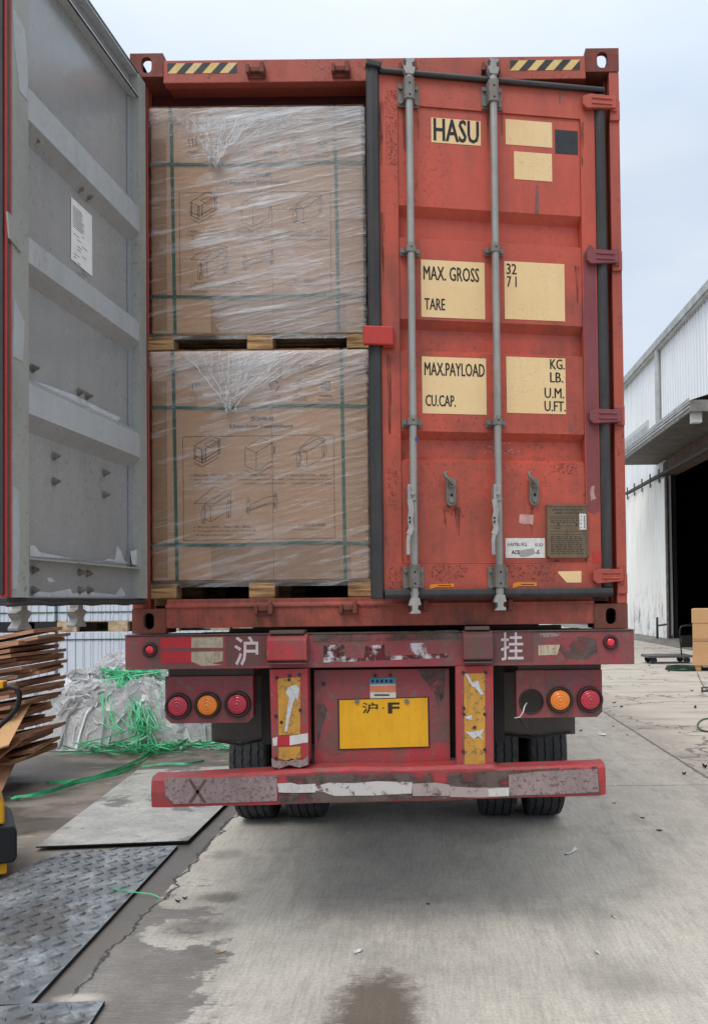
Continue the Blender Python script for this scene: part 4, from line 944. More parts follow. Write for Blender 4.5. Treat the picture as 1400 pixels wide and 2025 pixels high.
# ================================================================== CARTON LOADS
YC = .085
def carton(x0p, x1p, yt, ylid, yb, ystrap, xstrap, yref, label_box, label_pal, seed, pallet_y, blocks, deep=1.10, tilt=-10, pw=0):
    """px measurements on plane Y=YC"""
    X0, X1 = onY(x0p, (yt+yb)/2, YC).x, onY(x1p, (yt+yb)/2, YC).x; cxp = (x0p+x1p)/2
    Zt, Zl, Zb = onY(cxp, yt, YC).z, onY(cxp, ylid, YC).z, onY(cxp, yb, YC).z
    t = thing('wrapped_carton', label_box, 'carton', ((X0+X1)/2, YC+deep/2, Zb), 'film wrapped cartons on pallets')
    m = MB()
    m.box(X0+.010, X1-.010, YC, YC+deep, Zb, Zt-.004, 0)
    P = lambda x, y: (onY(x, y, YC).x, onY(x, y, YC).z)
    yy = YC-.0012
    # vertical seam and creases
    def ln(a, b, wd=.0012, mat=1): m.line(P(*a), P(*b), wd*2.3, yy, mat)
    o = yref            # vertical offset of the printing; upper carton 0
    dx = pw
    def T(s_, x0, y0, x1, y1): a = P(x0+dx, y1+o); b = P(x1+dx, y0+o); m.text(s_, a[0], a[1], b[0], b[1], yy, 1)
    def D(pts, cx, cy, k=1.0, wd=.0011, close=False):
        pts = [(cx+dx+a*k, cy+o+b*k) for a, b in pts]
        for i in range(len(pts)-1+(1 if close else 0)): ln(pts[i], pts[(i+1) % len(pts)], wd)
    D([(0,0),(298,-4),(300,200),(2,205)], 355, 382, 1, .0011, True)
    T("拆箱说明", 488, 341, 534, 351); T("Unpacking Instructions", 448, 356, 572, 368)
    # 1: crate with straps
    def isobox(cx, cy, w1, w2, h, k=1, inner=False):
        b = [(-w1,-w1*.45),(0,0),(w2,-w2*.6),(w2-w1,-w2*.6-w1*.45)]
        D(b, cx, cy, k, .0011, True); D([(-w1,-w1*.45),(-w1,-w1*.45+h),(0,h),(0,0)], cx, cy, k); D([(0,h),(w2,-w2*.6+h),(w2,-w2*.6)], cx, cy, k)
        if inner:
            D([(-w1*.85,-w1*.38),(-w1*.85,h-w1*.38)], cx, cy, k, .002); D([(-w1*.15,-w1*.05),(-w1*.15,h)], cx, cy, k, .002)
            D([(w2*.15,-w2*.08),(w2*.15,h-w2*.08)], cx, cy, k, .002); D([(w2*.9,-w2*.54),(w2*.9,h-w2*.54)], cx, cy, k, .002)
            D([(-w1,h*.7-w1*.45),(0,h*.75),(w2,h*.7-w2*.6)], cx, cy, k, .0016)
    isobox(395, 408, 18, 34, 26, 1, True)
    D([(-18,6),(-2,16),(32,-4)], 395, 426); D([(-5,-20),(14,-30),(25,-22),(8,-12)], 402, 415, .9, .001, True)
    T("1. 剪掉打包带，移除外部打包带。", 372, 455, 452, 461); T("1. Remove the outer packing tap", 372, 463, 452, 469); T("with appropriate tools.", 380, 471, 436, 477)
    isobox(500, 413, 22, 32, 36); D([(56,-20),(56,-4)], 480, 420, 1, .0022); D([(0,4),(22,14),(54,-4)], 478, 444)
    T("2. 移除外纸箱，检查产品。", 462, 455, 536, 461); T("2. Remove the outer carton box, check", 462, 463, 555, 469); T("if machines are in good condition.", 474, 471, 558, 477)
    isobox(600, 412, 14, 34, 30); D([(-22,12),(14,-20),(36,-14),(4,8)], 598, 402, 1.1, .001, True)
    for fx, fy in ((584, 418), (634, 396)):     # helpers drawn as outline figures
        D([(0,-8),(3,-5),(0,-2),(-3,-5)], fx, fy, 1, .0009, True); D([(-4,0),(4,0),(5,12),(3,26),(0,26),(0,13),(-1,26),(-4,26),(-5,12)], fx, fy, .9, .0009, True)
    T("3. 去除内部打包带，垫板。", 560, 455, 642, 461); T("3. Remove the packing tap and place", 560, 463, 650, 469); T("machines with supporter properly.", 568, 471, 650, 477)
    isobox(410, 520, 12, 40, 30); D([(-28,8),(8,-22),(40,-14),(10,8)], 408, 505, 1.1, .001, True)
    for fx, fy in ((396, 526), (446, 514)): D([(-4,0),(4,0),(5,12),(3,30),(0,30),(0,13),(-1,30),(-4,30),(-5,12)], fx, fy, .9, .0009, True); D([(0,-8),(3,-5),(0,-2),(-3,-5)], fx, fy, 1, .0009, True)
    D([(-16,8),(20,-10),(40,-14),(40,-2),(-10,16)], 498, 512, 1, .001, True); D([(-10,12),(38,-6)], 498, 514, 1)
    for fx, fy in ((484, 510), (538, 500)): D([(-3,0),(3,0),(4,10),(2,26),(0,26),(-1,12),(-3,26),(-4,10)], fx, fy, .9, .0009, True); D([(0,-7),(3,-4),(0,-1),(-3,-4)], fx, fy, 1, .0009, True)
    T("4. 两人站立两侧，抬起产品，搬离。", 376, 557, 490, 563); T("4. Two people stand on the outer two sides, lift", 376, 565, 500, 571); T("lift fully up to take the machine out of the pallet.", 382, 573, 498, 579)
    T("扫一扫可查看详细说明", 582, 553, 636, 560); T("Swipe to see detailed instruction", 568, 562, 640, 568)
    # handling marks (printed upside down icons with captions)
    for k, cx in enumerate((382, 436, 536, 587, 637)):
        cy = 281 + (o*0 if True else 0)
        if k == 0:
            for j in (-7, 0, 7): D([(j,8),(j,-6),(j-3,-2)], cx, cy, 1, .0022)
        elif k == 1: D([(-9,6),(0,-8),(9,6)], cx, cy, 1, .003, True)
        elif k == 2:
            for a in range(3):
                t0 = a*2.094; D([(9*math.cos(t0+q*.28), 9*math.sin(t0+q*.28)) for q in range(6)], cx, cy, 1, .0036)
        elif k == 3:
            D([(-10,-6),(0,-10),(10,-6),(0,-1)], cx, cy, 1, .004, True); D([(0,0),(0,8)], cx, cy, 1, .004); D([(-6,3),(6,6)], cx, cy, 1, .003)
        else: D([(-8,-8),(8,-8),(8,9),(-8,9)], cx, cy, 1, .002, True); D([(-8,3),(8,3)], cx, cy, 1, .003); D([(-5,6),(5,6)], cx, cy, 1, .004); D([(-4,0),(0,-5),(4,0)], cx, cy, 1, .0018)
    for (s1, s2, cx) in (("严禁翻滚","DO NOT ROLL",382), ("可回收","RECYCLE",536), ("堆码层数","DO NOT ROLL",587), ("严禁翻滚","RECYCLE",637)):
        T(s1, cx-12, 299, cx+12, 304); T(s2, cx-14, 306, cx+14, 311)
    # tape along the left corner and bottom
    q0 = P(x0p+34, yt+60); q1 = P(x0p+34, yb-4); m.box(X0+.012, X0+.085, YC-.0006, YC, q1[1], q0[1], 2)
    q0 = P(x0p+120, yb-72); m.box(q0[0], X1-.10, YC-.0007, YC, Zb+.004, q0[1], 2)
    ln((x0p+238, yt+10), (x0p+244, yb), .0008)
    cb = m.build('carton', [M['card'], M['ink_brown'], M['tape']], t, 0)
    m = MB(); m.box(X0, X1, YC-.014, YC+deep+.010, Zl, Zt); m.build('lid', M['card'], t, .006)
    # straps
    m = MB()
    for xs in xstrap:
        a, b = onY(xs, yt, YC).x, onY(xs+8, yb, YC).x; hw = .0085
        for (za, zc, y_) in ((Zl-.0, Zb-.002, YC-.003), (Zt+.001, Zl, YC-.0165)):
            xa, xb = a+(b-a)*(Zt-za)/(Zt-Zb), a+(b-a)*(Zt-zc)/(Zt-Zb)
            m.add([(xa-hw,y_,za),(xb-hw,y_,zc),(xb+hw,y_,zc),(xa+hw,y_,za),(xa-hw,y_+.0012,za),(xb-hw,y_+.0012,zc),(xb+hw,y_+.0012,zc),(xa+hw,y_+.0012,za)],
                  [(0,1,2,3),(7,6,5,4),(0,4,5,1),(2,6,7,3)])
        m.box(a-hw, a+hw, YC-.0165, YC+deep, Zt+.0005, Zt+.0018)
    m.build('packing_strap', M['strap'], t)
    for ys in ystrap:
        m = MB(); zc = onY(cxp, ys, YC).z; n = 24
        pts = [(X0+(X1-X0)*k/n, YC-.0045, zc+.004*math.sin(k*.35+seed)) for k in range(n+1)]
        m.ribbon(pts, .016, .0012, side=(0,0,1)); m.box(X0-.0005, X0+.0008, YC, YC+deep, zc-.008, zc+.008); m.box(X1-.0008, X1+.0005, YC, YC+deep, zc-.008, zc+.008)
        m.build('packing_strap', M['strap'], t)
    # stretch film: wrinkled skin over the front, round the corners
    def fr_(u, v):
        x = X0-.004+(X1-X0+.008)*u; z = Zb-.035+(Zt-Zb+.030)*v
        lid = 1/(1+math.exp(-(z-Zl+.02)/.012))
        w_ = noise.noise(Vector((x*3.2, 0, (z-x*.20)*46+seed)))*.0022 + noise.noise(Vector((x*3+seed, 2, (z-x*.26)*18)))*.003
        e = min(u, 1-u)*(X1-X0)
        return (x + noise.noise(Vector((z*14, seed, u*3)))*.004*(u-.5)*2*(1 if e<.03 else 0), YC-.0115-.012*lid - w_*.9 + max(0, .012-e)*.9, z)
    m = MB(); m.grid(70, 260, fr_)
    for sx, xx in ((-1, X0-.006), (1, X1+.006)):
        m.grid(8, 120, lambda u, v: (xx+noise.noise(Vector((u*3, sx, v*60)))*.005, YC-.002+u*deep*(1 if sx > 0 else 1), Zb-.03+(Zt-Zb+.03)*v))
    m.grid(20, 12, lambda u, v: (X0+(X1-X0)*u, YC-.02+v*deep, Zt+.004+noise.noise(Vector((u*12, v*20, seed)))*.004))
    kf = film('stretch_film', .02, .25, tilt, seed*3.7, [(Zl-Zb-.12-label_lid[seed], Zt-Zb+.02, .52)], milk=(.20 if seed == 1 else .05))
    m.build('stretch_film', kf, t)
    return t, X0, X1, Zt, Zl, Zb
label_lid = {1: .10, 2: .06}
def gather(t, top, knot, X0, X1, seed, parent, spread):
    """film bunched into a V of twisted strands under the lid"""
    rr = random.Random(seed); m = MB(); kx, kz = knot
    for k in range(spread[2]):
        u = rr.random(); sx = spread[0]+(spread[1]-spread[0])*u
        n = 16; pts = []; ph = rr.random()*6
        ex, ez = kx+rr.gauss(0,.022), kz+rr.gauss(0,.02)
        for i in range(n+1):
            s_ = i/n; b = math.sin(s_*math.pi)*.03*(rr.random()-.5)
            pts.append((sx+(ex-sx)*(s_**.9)+b*.4+.003*math.sin(ph+i), YC-.028-.006*rr.random(), top+(ez-top)*s_+.004*math.sin(ph+i*1.3)))
        r_ = rr.uniform(.0006,.0016); m.tube(pts, [r_*(1+.5*math.sin(i*1.1+ph)) for i in range(n+1)], 5)
    for k in range(36):          # knot
        a = rr.random()*6.28; l = rr.uniform(.01,.035); x, z = kx+rr.gauss(0,.016), kz+rr.gauss(0,.018)
        m.tube([(x,YC-.03,z),(x+l*.5*math.cos(a),YC-.042-rr.random()*.012,z+l*.5*math.sin(a)),(x+l*math.cos(a),YC-.03,z+l*math.sin(a)-.01)], [.001,.0026,.001], 5)
    # thin veil between the strands
    n = 14
    def v(u, w_):
        x = spread[0]+(spread[1]-spread[0])*u; x = x+(kx-x)*(w_**.95); z = top+(kz-top)*w_
        return (x, YC-.026+noise.noise(Vector((x*30, z*6, seed)))*.004, z+ (0 if w_ < .02 else noise.noise(Vector((x*20, 3, seed)))*.012*w_))
    m.grid(30, 20, v, 1)
    m.build('film_gather', [M['film_gather'], M['film_veil']], parent)
t_ = NT('film_veil'); a_ = t_.noise(1, 5, .65, sc3=(60, 1, 9), dist=.8); f_ = t_.ramp(a_, .46, .70, .04, .48)
p_ = t_.bsdf((.84,.85,.87,1), .3, 0, t_.bump(a_, .6, .02), .6); tr_ = t_.N('ShaderNodeBsdfTransparent'); ms_ = t_.N('ShaderNodeMixShader')
t_.L(f_, ms_.inputs[0]); t_.L(tr_.outputs[0], ms_.inputs[1]); t_.L(p_, ms_.inputs[2]); M['film_veil'] = t_.done(ms_.outputs[0])

tu = carton(297, 722, 215, 241, 658, (325, 587), (339, 662), 0, 'film wrapped brown carton stacked on top, under the container header', '', 1, None, None, pw=0)
tl = carton(298, 731, 694, 724, 1146, (805, 1076), (343, 675), 482, 'film wrapped brown carton at the bottom of the stack, below the other', '', 2, None, None, tilt=-14, pw=7)
k1 = onY(428, 322, YC); gather(None, onY(428, 236, YC).z, (k1.x, k1.z), 0, 0, 3, tu[0], (onY(345,240,YC).x, onY(620,240,YC).x, 16))
k2 = onY(455, 800, YC); gather(None, onY(455, 700, YC).z, (k2.x, k2.z), 0, 0, 5, tl[0], (onY(360,740,YC).x, onY(690,700,YC).x, 18))

M['deck_dull'] = wood('pallet_deck_dull', (150,126,98), (92,74,56), 40)
def pallet(name, label, x0, x1, y0, y1, z0, z1, bl, bw, mat, cat='pallet', group=None, mid=3):
    t = thing(name, label, cat, ((x0+x1)/2, (y0+y1)/2, z0), group)
    th = .010
    m = MB(); n = 6; w_ = (y1-y0)/n
    for k in range(n): m.box(x0, x1, y0+k*w_, y0+(k+.82)*w_, z1-th, z1)
    m.build('deck_board', M['deck_dull'] if mat is M['wood'] else mat, t, .002)
    for xc in bl:
        for yc in [y0+.05, (y0+y1)/2, y1-.05][:mid]:
            m = MB(); m.box(xc-bw/2, xc+bw/2, yc-.05, yc+.05, z0+.003, z1-th-.001); m.build('block', mat, t, .003)
    m = MB()
    for xc in bl: m.box(xc-bw/2+.003, xc+bw/2-.003, y0+.003, y1-.003, z0, z0+.0025)
    m.build('bottom_board', mat, t)
    return t
def pallet_px(yt, yb, bls, label, y0=YC-.012):
    X = [onY((a+b)/2, (yt+yb)/2, YC).x for a, b in bls]
    return pallet('wooden_pallet', label, X[0]-.066, X[2]+.066, y0, y0+1.1, onY(520, yb, YC).z, onY(520, yt, YC).z-.002, X, .13, M['wood'], group='pallets under the wrapped cartons')
pallet_px(659, 693, ((293,345),(490,540),(688,735)), 'wooden pallet between the upper and lower wrapped cartons')
zz = onY(520, 1183, YC).z
X = [onY(a, 1165, YC).x for a in (325, 519, 714)]
pallet('wooden_pallet', 'wooden pallet standing on the container floor under the lower carton', X[0]-.068, X[2]+.062, YC-.012, YC+1.09, ZF+.002, onY(520,1147,YC).z-.002, X, .13, M['wood'], group='pallets under the wrapped cartons')

# ================================================================== SEMI-TRAILER
tr = thing('semi_trailer', 'worn red container semi trailer with crooked rear bumper and dual wheels', 'trailer', (0, 2.4, 0))
bz1, bz0 = onY(750, 1250).z, onY(750, 1318).z; bx0, bx1 = onY(253, 1290).x, onY(1250, 1275).x
YB = -.035
m = MB(); m.box(bx0, bx1, YB, .16, bz0, bz1-.006); m.box(bx0-.003, bx1+.003, YB-.006, .165, bz1-.005, bz1+.001, 1)
beam = m.build('rear_beam', [M['knock'], M['grime']], tr, .003)
def PB(x, y, Y=None): q = onY(x, y, YB if Y is None else Y); return q.x, q.z
def onbeam(name, pts, mat, n=.0012, Y=None, parent=None):
    Yp = YB if Y is None else Y
    q = [PB(x, y, Yp) for x, y in pts]; mm = MB(); k = len(q)
    mm.add([(a, Yp-n, b) for a, b in q] + [(a, Yp-n+.0010, b) for a, b in q], [tuple(range(k))[::-1], tuple(range(k, 2*k))] + [(i,(i+1)%k,(i+1)%k+k,i+k) for i in range(k)])
    return mm.build(name, M[mat], parent or beam)
# patches of paint, tape
onbeam('reflective_tape', [(318,1262),(379,1261),(379,1281),(318,1283)], 'tape_red'); onbeam('reflective_tape', [(319,1289),(379,1288),(379,1310),(319,1312)], 'tape_red')
onbeam('reflective_tape', [(379,1261),(441,1260),(441,1281),(379,1281)], 'tape_worn_w'); onbeam('reflective_tape', [(379,1289),(441,1288),(441,1307),(420,1312),(441,1315),(400,1317),(379,1308)], 'tape_worn_w')
onbeam('reflective_tape', [(1064,1276),(1107,1275),(1101,1295),(1064,1296)], 'tape_worn_w'); onbeam('reflective_tape', [(1066,1252),(1108,1251),(1104,1258),(1070,1261)], 'tape_grey')
onbeam('repaint_patch', [(447,1257),(527,1256),(527,1316),(447,1318)], 'knock_d', .0008); onbeam('repaint_patch', [(976,1247),(1055,1246),(1055,1309),(976,1311)], 'knock_d', .0008)
onbeam('bare_patch', [(1110,1262),(1150,1258),(1178,1264),(1182,1290),(1160,1304),(1118,1302),(1104,1284)], 'grime_p', .0009)
# stencilled characters and smears of stencil paint
def btext(s_, x0, y0, x1, y1):
    mm = MB(); a = PB(x0, y1); b = PB(x1, y0); mm.text(s_, a[0], a[1], b[0], b[1], YB-.0022, 0); mm.build('stencil_lettering', M['stencil'], beam)
btext("沪", 464, 1258, 511, 1317); btext("挂", 990, 1250, 1034, 1306)
# lock boxes
for x0, x1, yt, yb in ((527, 607, 1254, 1312), (915, 975, 1246, 1310)):
    a = PB(x0, yt, -.09); b = PB(x1, yb, -.09); m = MB()
    m.prism_x([(-.065,b[1]),(-.092,b[1]+.018),(-.092,a[1]-.030),(-.060,a[1]-.006),(YB-.001,a[1]-.002),(YB-.001,b[1])], a[0], b[0], 0)
    m.box(a[0]+.01, b[0]-.015, -.075, .05, a[1]-.0015, a[1]+.016, 1); m.box(a[0], b[0], -.094, -.062, b[1]-.003, b[1]+.004, 1)
    m.build('twist_lock_box', [M['knock_b'] if x0 < 600 else M['knock_d'], M['grime']], tr, .004)
# pale worn paint between the boxes
onbeam('plate_number_remnant', [(640,1276),(680,1275),(684,1300),(720,1302),(722,1278),(760,1274),(762,1298),(800,1296),(806,1272),(842,1271),(846,1294),(886,1292),(884,1301),(640,1310)], 'stencil_worn', .001)
onbeam('bare_patch', [(616,1252),(905,1246),(912,1264),(620,1271)], 'grime_p', .0008)
# marker lamps
for x, y in ((298,1285),(1206,1270)):
    q = PB(x, y); m = MB(); c = (q[0], YB, q[1])
    m.lathe([(.036,0),(.036,-.012),(.030,-.018),(.024,-.018),(.023,-.006)], c, 'y', 24, 0)
    m.lathe([(.023,-.006),(.021,-.014),(.012,-.018),(.0001,-.019)], c, 'y', 24, 1)
    m.build('marker_lamp', [M['lamp_ring'], M['lens_bright']], tr)
# lamp boxes
def lampbox(x0, y0, x1, y1, lamps, Yp=.06):
    a = onY(x0, y0, Yp); b = onY(x1, y1, Yp); X0, X1, Z1, Z0 = a.x, b.x, a.z, b.z; c = .028
    poly = [(X0+c,Z0),(X1-c,Z0),(X1,Z0+c),(X1,Z1),(X0,Z1),(X0,Z0+c)]
    hole = None
    m = MB()
    if any(l[2] is None for l in lamps):
        l = [l for l in lamps if l[2] is None][0]; q = onY(l[0], l[1], Yp); r_ = min(.060, q.x-X0-.006)
        xa, xb = X0, q.x+r_+.012
        # plate around the empty hole
        ring = [(q.x+r_*math.cos(2*math.pi*k/24), q.z+r_*math.sin(2*math.pi*k/24)) for k in range(24)]
        sq = []
        for k in range(24):
            t_ = 2*math.pi*k/24; dx, dz = math.cos(t_), math.sin(t_)
            s_ = min(((xb-q.x) if dx > 0 else (q.x-xa))/abs(dx) if abs(dx)>1e-6 else 9, ((Z1-q.z) if dz>0 else (q.z-Z0))/abs(dz) if abs(dz)>1e-6 else 9); sq.append((q.x+dx*s_, q.z+dz*s_))
        vs = [(p[0],Yp,p[1]) for p in ring]+[(p[0],Yp,p[1]) for p in sq]+[(p[0],Yp+.004,p[1]) for p in ring]
        m.add(vs, [((i+1)%24,i,i+24,(i+1)%24+24) for i in range(24)]+[(i,(i+1)%24,(i+1)%24+48,i+48) for i in range(24)])
        for (cx_, cz_) in ((xb,Z1),(xb,Z0),(xa,Z1),(xa,Z0)):
            i = min(range(24), key=lambda i: (sq[i][0]-cx_)**2+(sq[i][1]-cz_)**2)
            for j in ((i-1)%24, i):
                p, r2 = sq[j], sq[(j+1)%24]
                if abs(p[0]-r2[0])>1e-6 and abs(p[1]-r2[1])>1e-6: m.add([(p[0],Yp,p[1]),(r2[0],Yp,r2[1]),(cx_,Yp,cz_)], [(0,1,2)])
        m.prism_y([(xb,Z0),(X1-c,Z0),(X1,Z0+c),(X1,Z1),(xb,Z1)], Yp, Yp+.004)
    else: m.prism_y(poly, Yp, Yp+.004)
    m.box(X0, X1, Yp+.0041, Yp+.07, Z1-.004, Z1); m.box(X0, X0+.004, Yp+.004, Yp+.07, Z0+c, Z1-.004); m.box(X1-.004, X1, Yp+.004, Yp+.07, Z0+c, Z1-.004)
    m.box(X0+.01, X1+.0, Yp+.02, Yp+.07, Z1+.001, bz0, 1)
    pl = m.build('lamp_plate', [M['knock'], M['under']], tr, .002)
    for lx, ly, mat in lamps:
        q = onY(lx, ly, Yp); cc = (q.x, Yp, q.z); m = MB()
        if mat is None:
            m.lathe([(.062,.001),(.062,-.006),(.058,-.008),(.055,.0),(.055,.02)], cc, 'y', 28, 0); m.build('lamp_socket', M['lamp_ring'], pl)
            m = MB(); m.tube([(q.x-.02,Yp+.02,q.z-.01),(q.x-.035,Yp-.02,q.z-.02),(q.x-.045,Yp-.03,q.z-.05),(q.x-.06,Yp-.02,q.z-.075),(q.x-.085,Yp-.01,q.z-.08)], .0035, 6); m.build('loose_wire', M['white_label'], pl)
            continue
        m.lathe([(.066,0),(.066,-.016),(.062,-.022),(.054,-.022),(.051,-.008)], cc, 'y', 32, 0)
        m.lathe([(.051,-.008),(.049,-.020),(.043,-.027),(.040,-.024),(.036,-.029),(.030,-.031),(.027,-.028),(.022,-.033),(.016,-.035),(.013,-.031),(.009,-.036),(.0001,-.037)], cc, 'y', 32, 1)
        m.build('tail_light', [M['lamp_ring'], M[mat]], pl)
lampbox(327, 1338, 501, 1429, ((354,1396,'lens_red'),(412,1394,'lens_orange'),(471,1392,'lens_red')))
lampbox(1020, 1326, 1191, 1418, ((1050,1387,None),(1106,1384,'lens_orange'),(1165,1383,'lens_red')))
# support posts with reflectors
YP = -.045
def post(pts, name='bumper_post', mat='knock_b', Y=YP, d=.09, parent=None, bev=.003):
    q = [onY(x, y, Y) for x, y in pts]; mm = MB(); mm.prism_y([(a.x, a.z) for a in q][::-1], Y, Y+d); return mm.build(name, M[mat], parent or tr, bev)
po1 = post([(533,1324),(608,1322),(611,1508),(600,1516),(575,1513),(556,1520),(538,1514)], d=.10)
po2 = post([(900,1318),(975,1316),(976,1536),(970,1546),(906,1545),(902,1536)], d=.10)
def onpost(name, pts, mat, par, n=.002, Y=YP): 
    q = [onY(x, y, Y-n) for x, y in pts]; mm = MB(); mm.prism_y([(a.x, a.z) for a in q][::-1], Y-n, Y-.0002); return mm.build(name, M[mat], par)
rf = onpost('reflector', [(549,1342),(594,1339),(594,1452),(551,1454)], 'refl_y', po1, .004)
onpost('reflector', [(551,1478),(594,1476),(595,1498),(570,1505),(551,1500)], 'refl_y', po1, .004)
onpost('torn_film', [(566,1367),(572,1358),(586,1354),(592,1362),(589,1384),(594,1390),(584,1380),(579,1392),(573,1420),(568,1446),(563,1448),(567,1412),(572,1380),(566,1372)], 'refl_w', po1, .006)
onpost('reflective_tape', [(539,1460),(549,1457),(548,1474),(540,1476)], 'tape_white', po1, .003); onpost('reflective_tape', [(549,1457),(573,1456),(573,1474),(549,1474)], 'tape_red', po1, .003)
onpost('reflective_tape', [(573,1455),(609,1450),(609,1468),(573,1474)], 'tape_white', po1, .003)
onpost('reflector', [(917,1332),(959,1331),(959,1524),(918,1526)], 'refl_y', po2, .004)
onpost('torn_film', [(919,1332),(926,1334),(933,1350),(945,1346),(950,1362),(957,1372),(950,1374),(940,1360),(932,1356)], 'refl_w', po2, .006)
onpost('torn_film', [(918,1446),(930,1448),(940,1446),(957,1442),(950,1454),(956,1464),(944,1456),(936,1462),(926,1452)], 'refl_w', po2, .006)
onpost('torn_film', [(918,1418),(932,1414),(934,1424),(924,1422)], 'refl_w', po2, .006)
def rivets(par, pts):
    m = MB()
    for x, y in pts: q = onY(x, y, YP); m.cyl((q.x,YP,q.z),(q.x,YP-.008,q.z),.008,8)
    m.build('rivet', M['lamp_ring'], par)
rivets(po1, ((548,1340),(593,1334),(573,1336),(546,1416),(594,1404),(557,1428),(546,1500),(572,1344)))
rivets(po2, ((916,1330),(960,1330),(917,1400),(917,1412),(938,1438),(958,1412),(916,1486),(958,1482),(936,1530),(912,1524)))
# torn lower lip of the posts
post([(537,1500),(560,1506),(578,1500),(598,1504),(609,1494),(610,1512),(592,1518),(570,1512),(552,1520),(538,1516)], 'bent_lip', 'tape_grey', YP-.004, .003, po1, 0)
post([(902,1532),(976,1533),(976,1541),(903,1541)], 'bent_lip', 'grime', YP-.004, .003, po2, 0)
# centre panel
pan = post([(621,1325),(888,1322),(890,1507),(800,1512),(700,1508),(622,1512)], 'centre_panel', 'knock_b', .045, .004)
q0 = onY(622,1325,.04)
m = MB(); 
def onpan(name, pts, mat, n=.0015, par=None, Y=.045): 
    q = [onY(x, y, Y-n) for x, y in pts]; mm = MB(); mm.prism_y([(a.x, a.z) for a in q][::-1], Y-n, Y-.0003); return mm.build(name, M[mat], par or pan)
onpan('dull_paint_patch', [(622,1326),(887,1323),(888,1470),(860,1466),(820,1478),(780,1484),(700,1482),(660,1494),(623,1478)], 'knock', .001)
onpan('bare_patch', [(824,1324),(880,1324),(878,1374),(866,1404),(858,1370),(838,1344)], 'grime_p', .0014); onpan('bare_patch', [(626,1394),(640,1390),(648,1404),(636,1440),(630,1470),(625,1440)], 'grime_p', .0014)
onpan('sticker', [(731,1342),(782,1340),(783,1381),(732,1381)], 'st_white', .003); onpan('sticker_band', [(731,1342),(782,1340),(782,1353),(731,1354)], 'st_blue', .004); onpan('sticker_band', [(731,1356),(782,1355),(783,1369),(732,1369)], 'st_orange', .004)
onpan('sticker_band', [(740,1373),(770,1373),(770,1376),(740,1376)], 'ink', .004)
m = MB()
for k in range(5):
    q = onY(737+k*9, 1347, .040); m.box(q.x-.007, q.x+.007, .0405, .0412, q.z-.008, q.z+.008)
m.build('sticker_band', M['ink'], pan)
lp = onpan('licence_plate', [(671,1385),(845,1380),(847,1476),(672,1481)], 'plate_y', .010)
m = MB(); a = onY(716, 1411, .034); b = onY(747, 1389, .034); m.text("沪", a.x, a.z, b.x, b.z, .0338, 0)
a = onY(767, 1411, .034); b = onY(790, 1389, .034); m.text("F", a.x, a.z, b.x, b.z, .0338, 0); q = onY(758,1400,.034); m.cyl((q.x,.034,q.z),(q.x,.0336,q.z),.004,8)
m.build('plate_lettering', M['plate_ink2'], lp)
m = MB()
for x in (706, 804): q = onY(x, 1387, .034); m.cyl((q.x,.035,q.z),(q.x,.028,q.z),.012,10)
m.build('plate_bolt', M['galv_dark'], lp)
onpan('plate_frame', [(668,1383),(848,1378),(850,1478),(669,1483)], 'lamp_ring', .004)
m = MB()
for x, y in ((872,1376),(742,1336),(772,1335),(640,1352)): q = onY(x, y, .045); m.cyl((q.x,.045,q.z),(q.x,.036,q.z),.009,8)
m.build('bolt', M['lamp_ring'], pan)
# bumper: bent bar
def bum(secs, Y0=-.075, th=.10):
    """sections (x_px, y_top_front, y_bot_front); the top flange leans back and shows"""
    m = MB(); vs = []; 
    for (x, yt, yb, wig) in secs:
        a = onY(x, yt, Y0); b = onY(x, yb, Y0); Y = Y0+wig
        vs += [(a.x, Y+.0, b.z), (a.x, Y-.006, (a.z+b.z)/2), (a.x, Y, a.z-.018), (a.x, Y+.016, a.z-.002), (a.x, Y+th, a.z+.004), (a.x, Y+th, b.z+.0)]
    n = len(secs); k = 6
    fs = [(i*k+j, i*k+(j+1)%k, (i+1)*k+(j+1)%k, (i+1)*k+j) for i in range(n-1) for j in range(k)]
    m.add(vs, [f[::-1] for f in fs] + [tuple(range(k)), tuple(range((n-1)*k, n*k))[::-1]])
    return m
secs = [(299,1537,1596,.006),(301,1536,1597,.001),(330,1536,1597,0),(420,1531,1594,0),(535,1525,1592,0),(560,1523,1591,.004),(612,1521,1590,.008),(622,1519,1589,.008),(700,1517,1588,.012),(800,1518,1586,.014),(890,1514,1584,.010),(905,1513,1582,.008),(975,1512,1580,.004),(985,1518,1579,0),(1010,1517,1578,0),(1100,1514,1576,0),(1180,1511,1574,0),(1194,1510,1572,.001),(1197,1511,1571,.006)]
m = bum(secs); bmp = m.build('bumper', M['knock_b'], tr, .004)
YU = -.0825
def onb(name, pts, mat, n=.0015):
    q = [onY(x, y, YU-n) for x, y in pts]; mm = MB(); mm.prism_y([(a.x, a.z) for a in q][::-1], YU-n, YU+.004); return mm.build(name, M[mat], bmp)
onb('reflective_tape', [(325,1544),(338,1537.5),(430,1539),(548,1534),(548,1584),(440,1588),(345,1590),(328,1574)], 'tape_grey', .001)
onb('reflective_tape', [(549,1550),(575,1548),(590,1552),(624,1550),(624,1567),(580,1568),(551,1567)], 'tape_white', .003)
onb('reflective_tape', [(624,1555),(650,1548),(700,1549),(745,1545),(815,1547),(814,1569),(740,1573),(660,1574),(640,1566),(624,1564)], 'tape_h', .002)
onb('reflective_tape', [(815,1550),(860,1548),(889,1552),(889,1574),(816,1574)], 'tape_h2', .002)
onb('reflective_tape', [(889,1555),(940,1558),(1006,1557),(1006,1575),(950,1577),(890,1576)], 'tape_h2', .002)
onb('reflective_tape', [(965,1560),(1006,1558),(1006,1574),(966,1575)], 'tape_white', .0026)
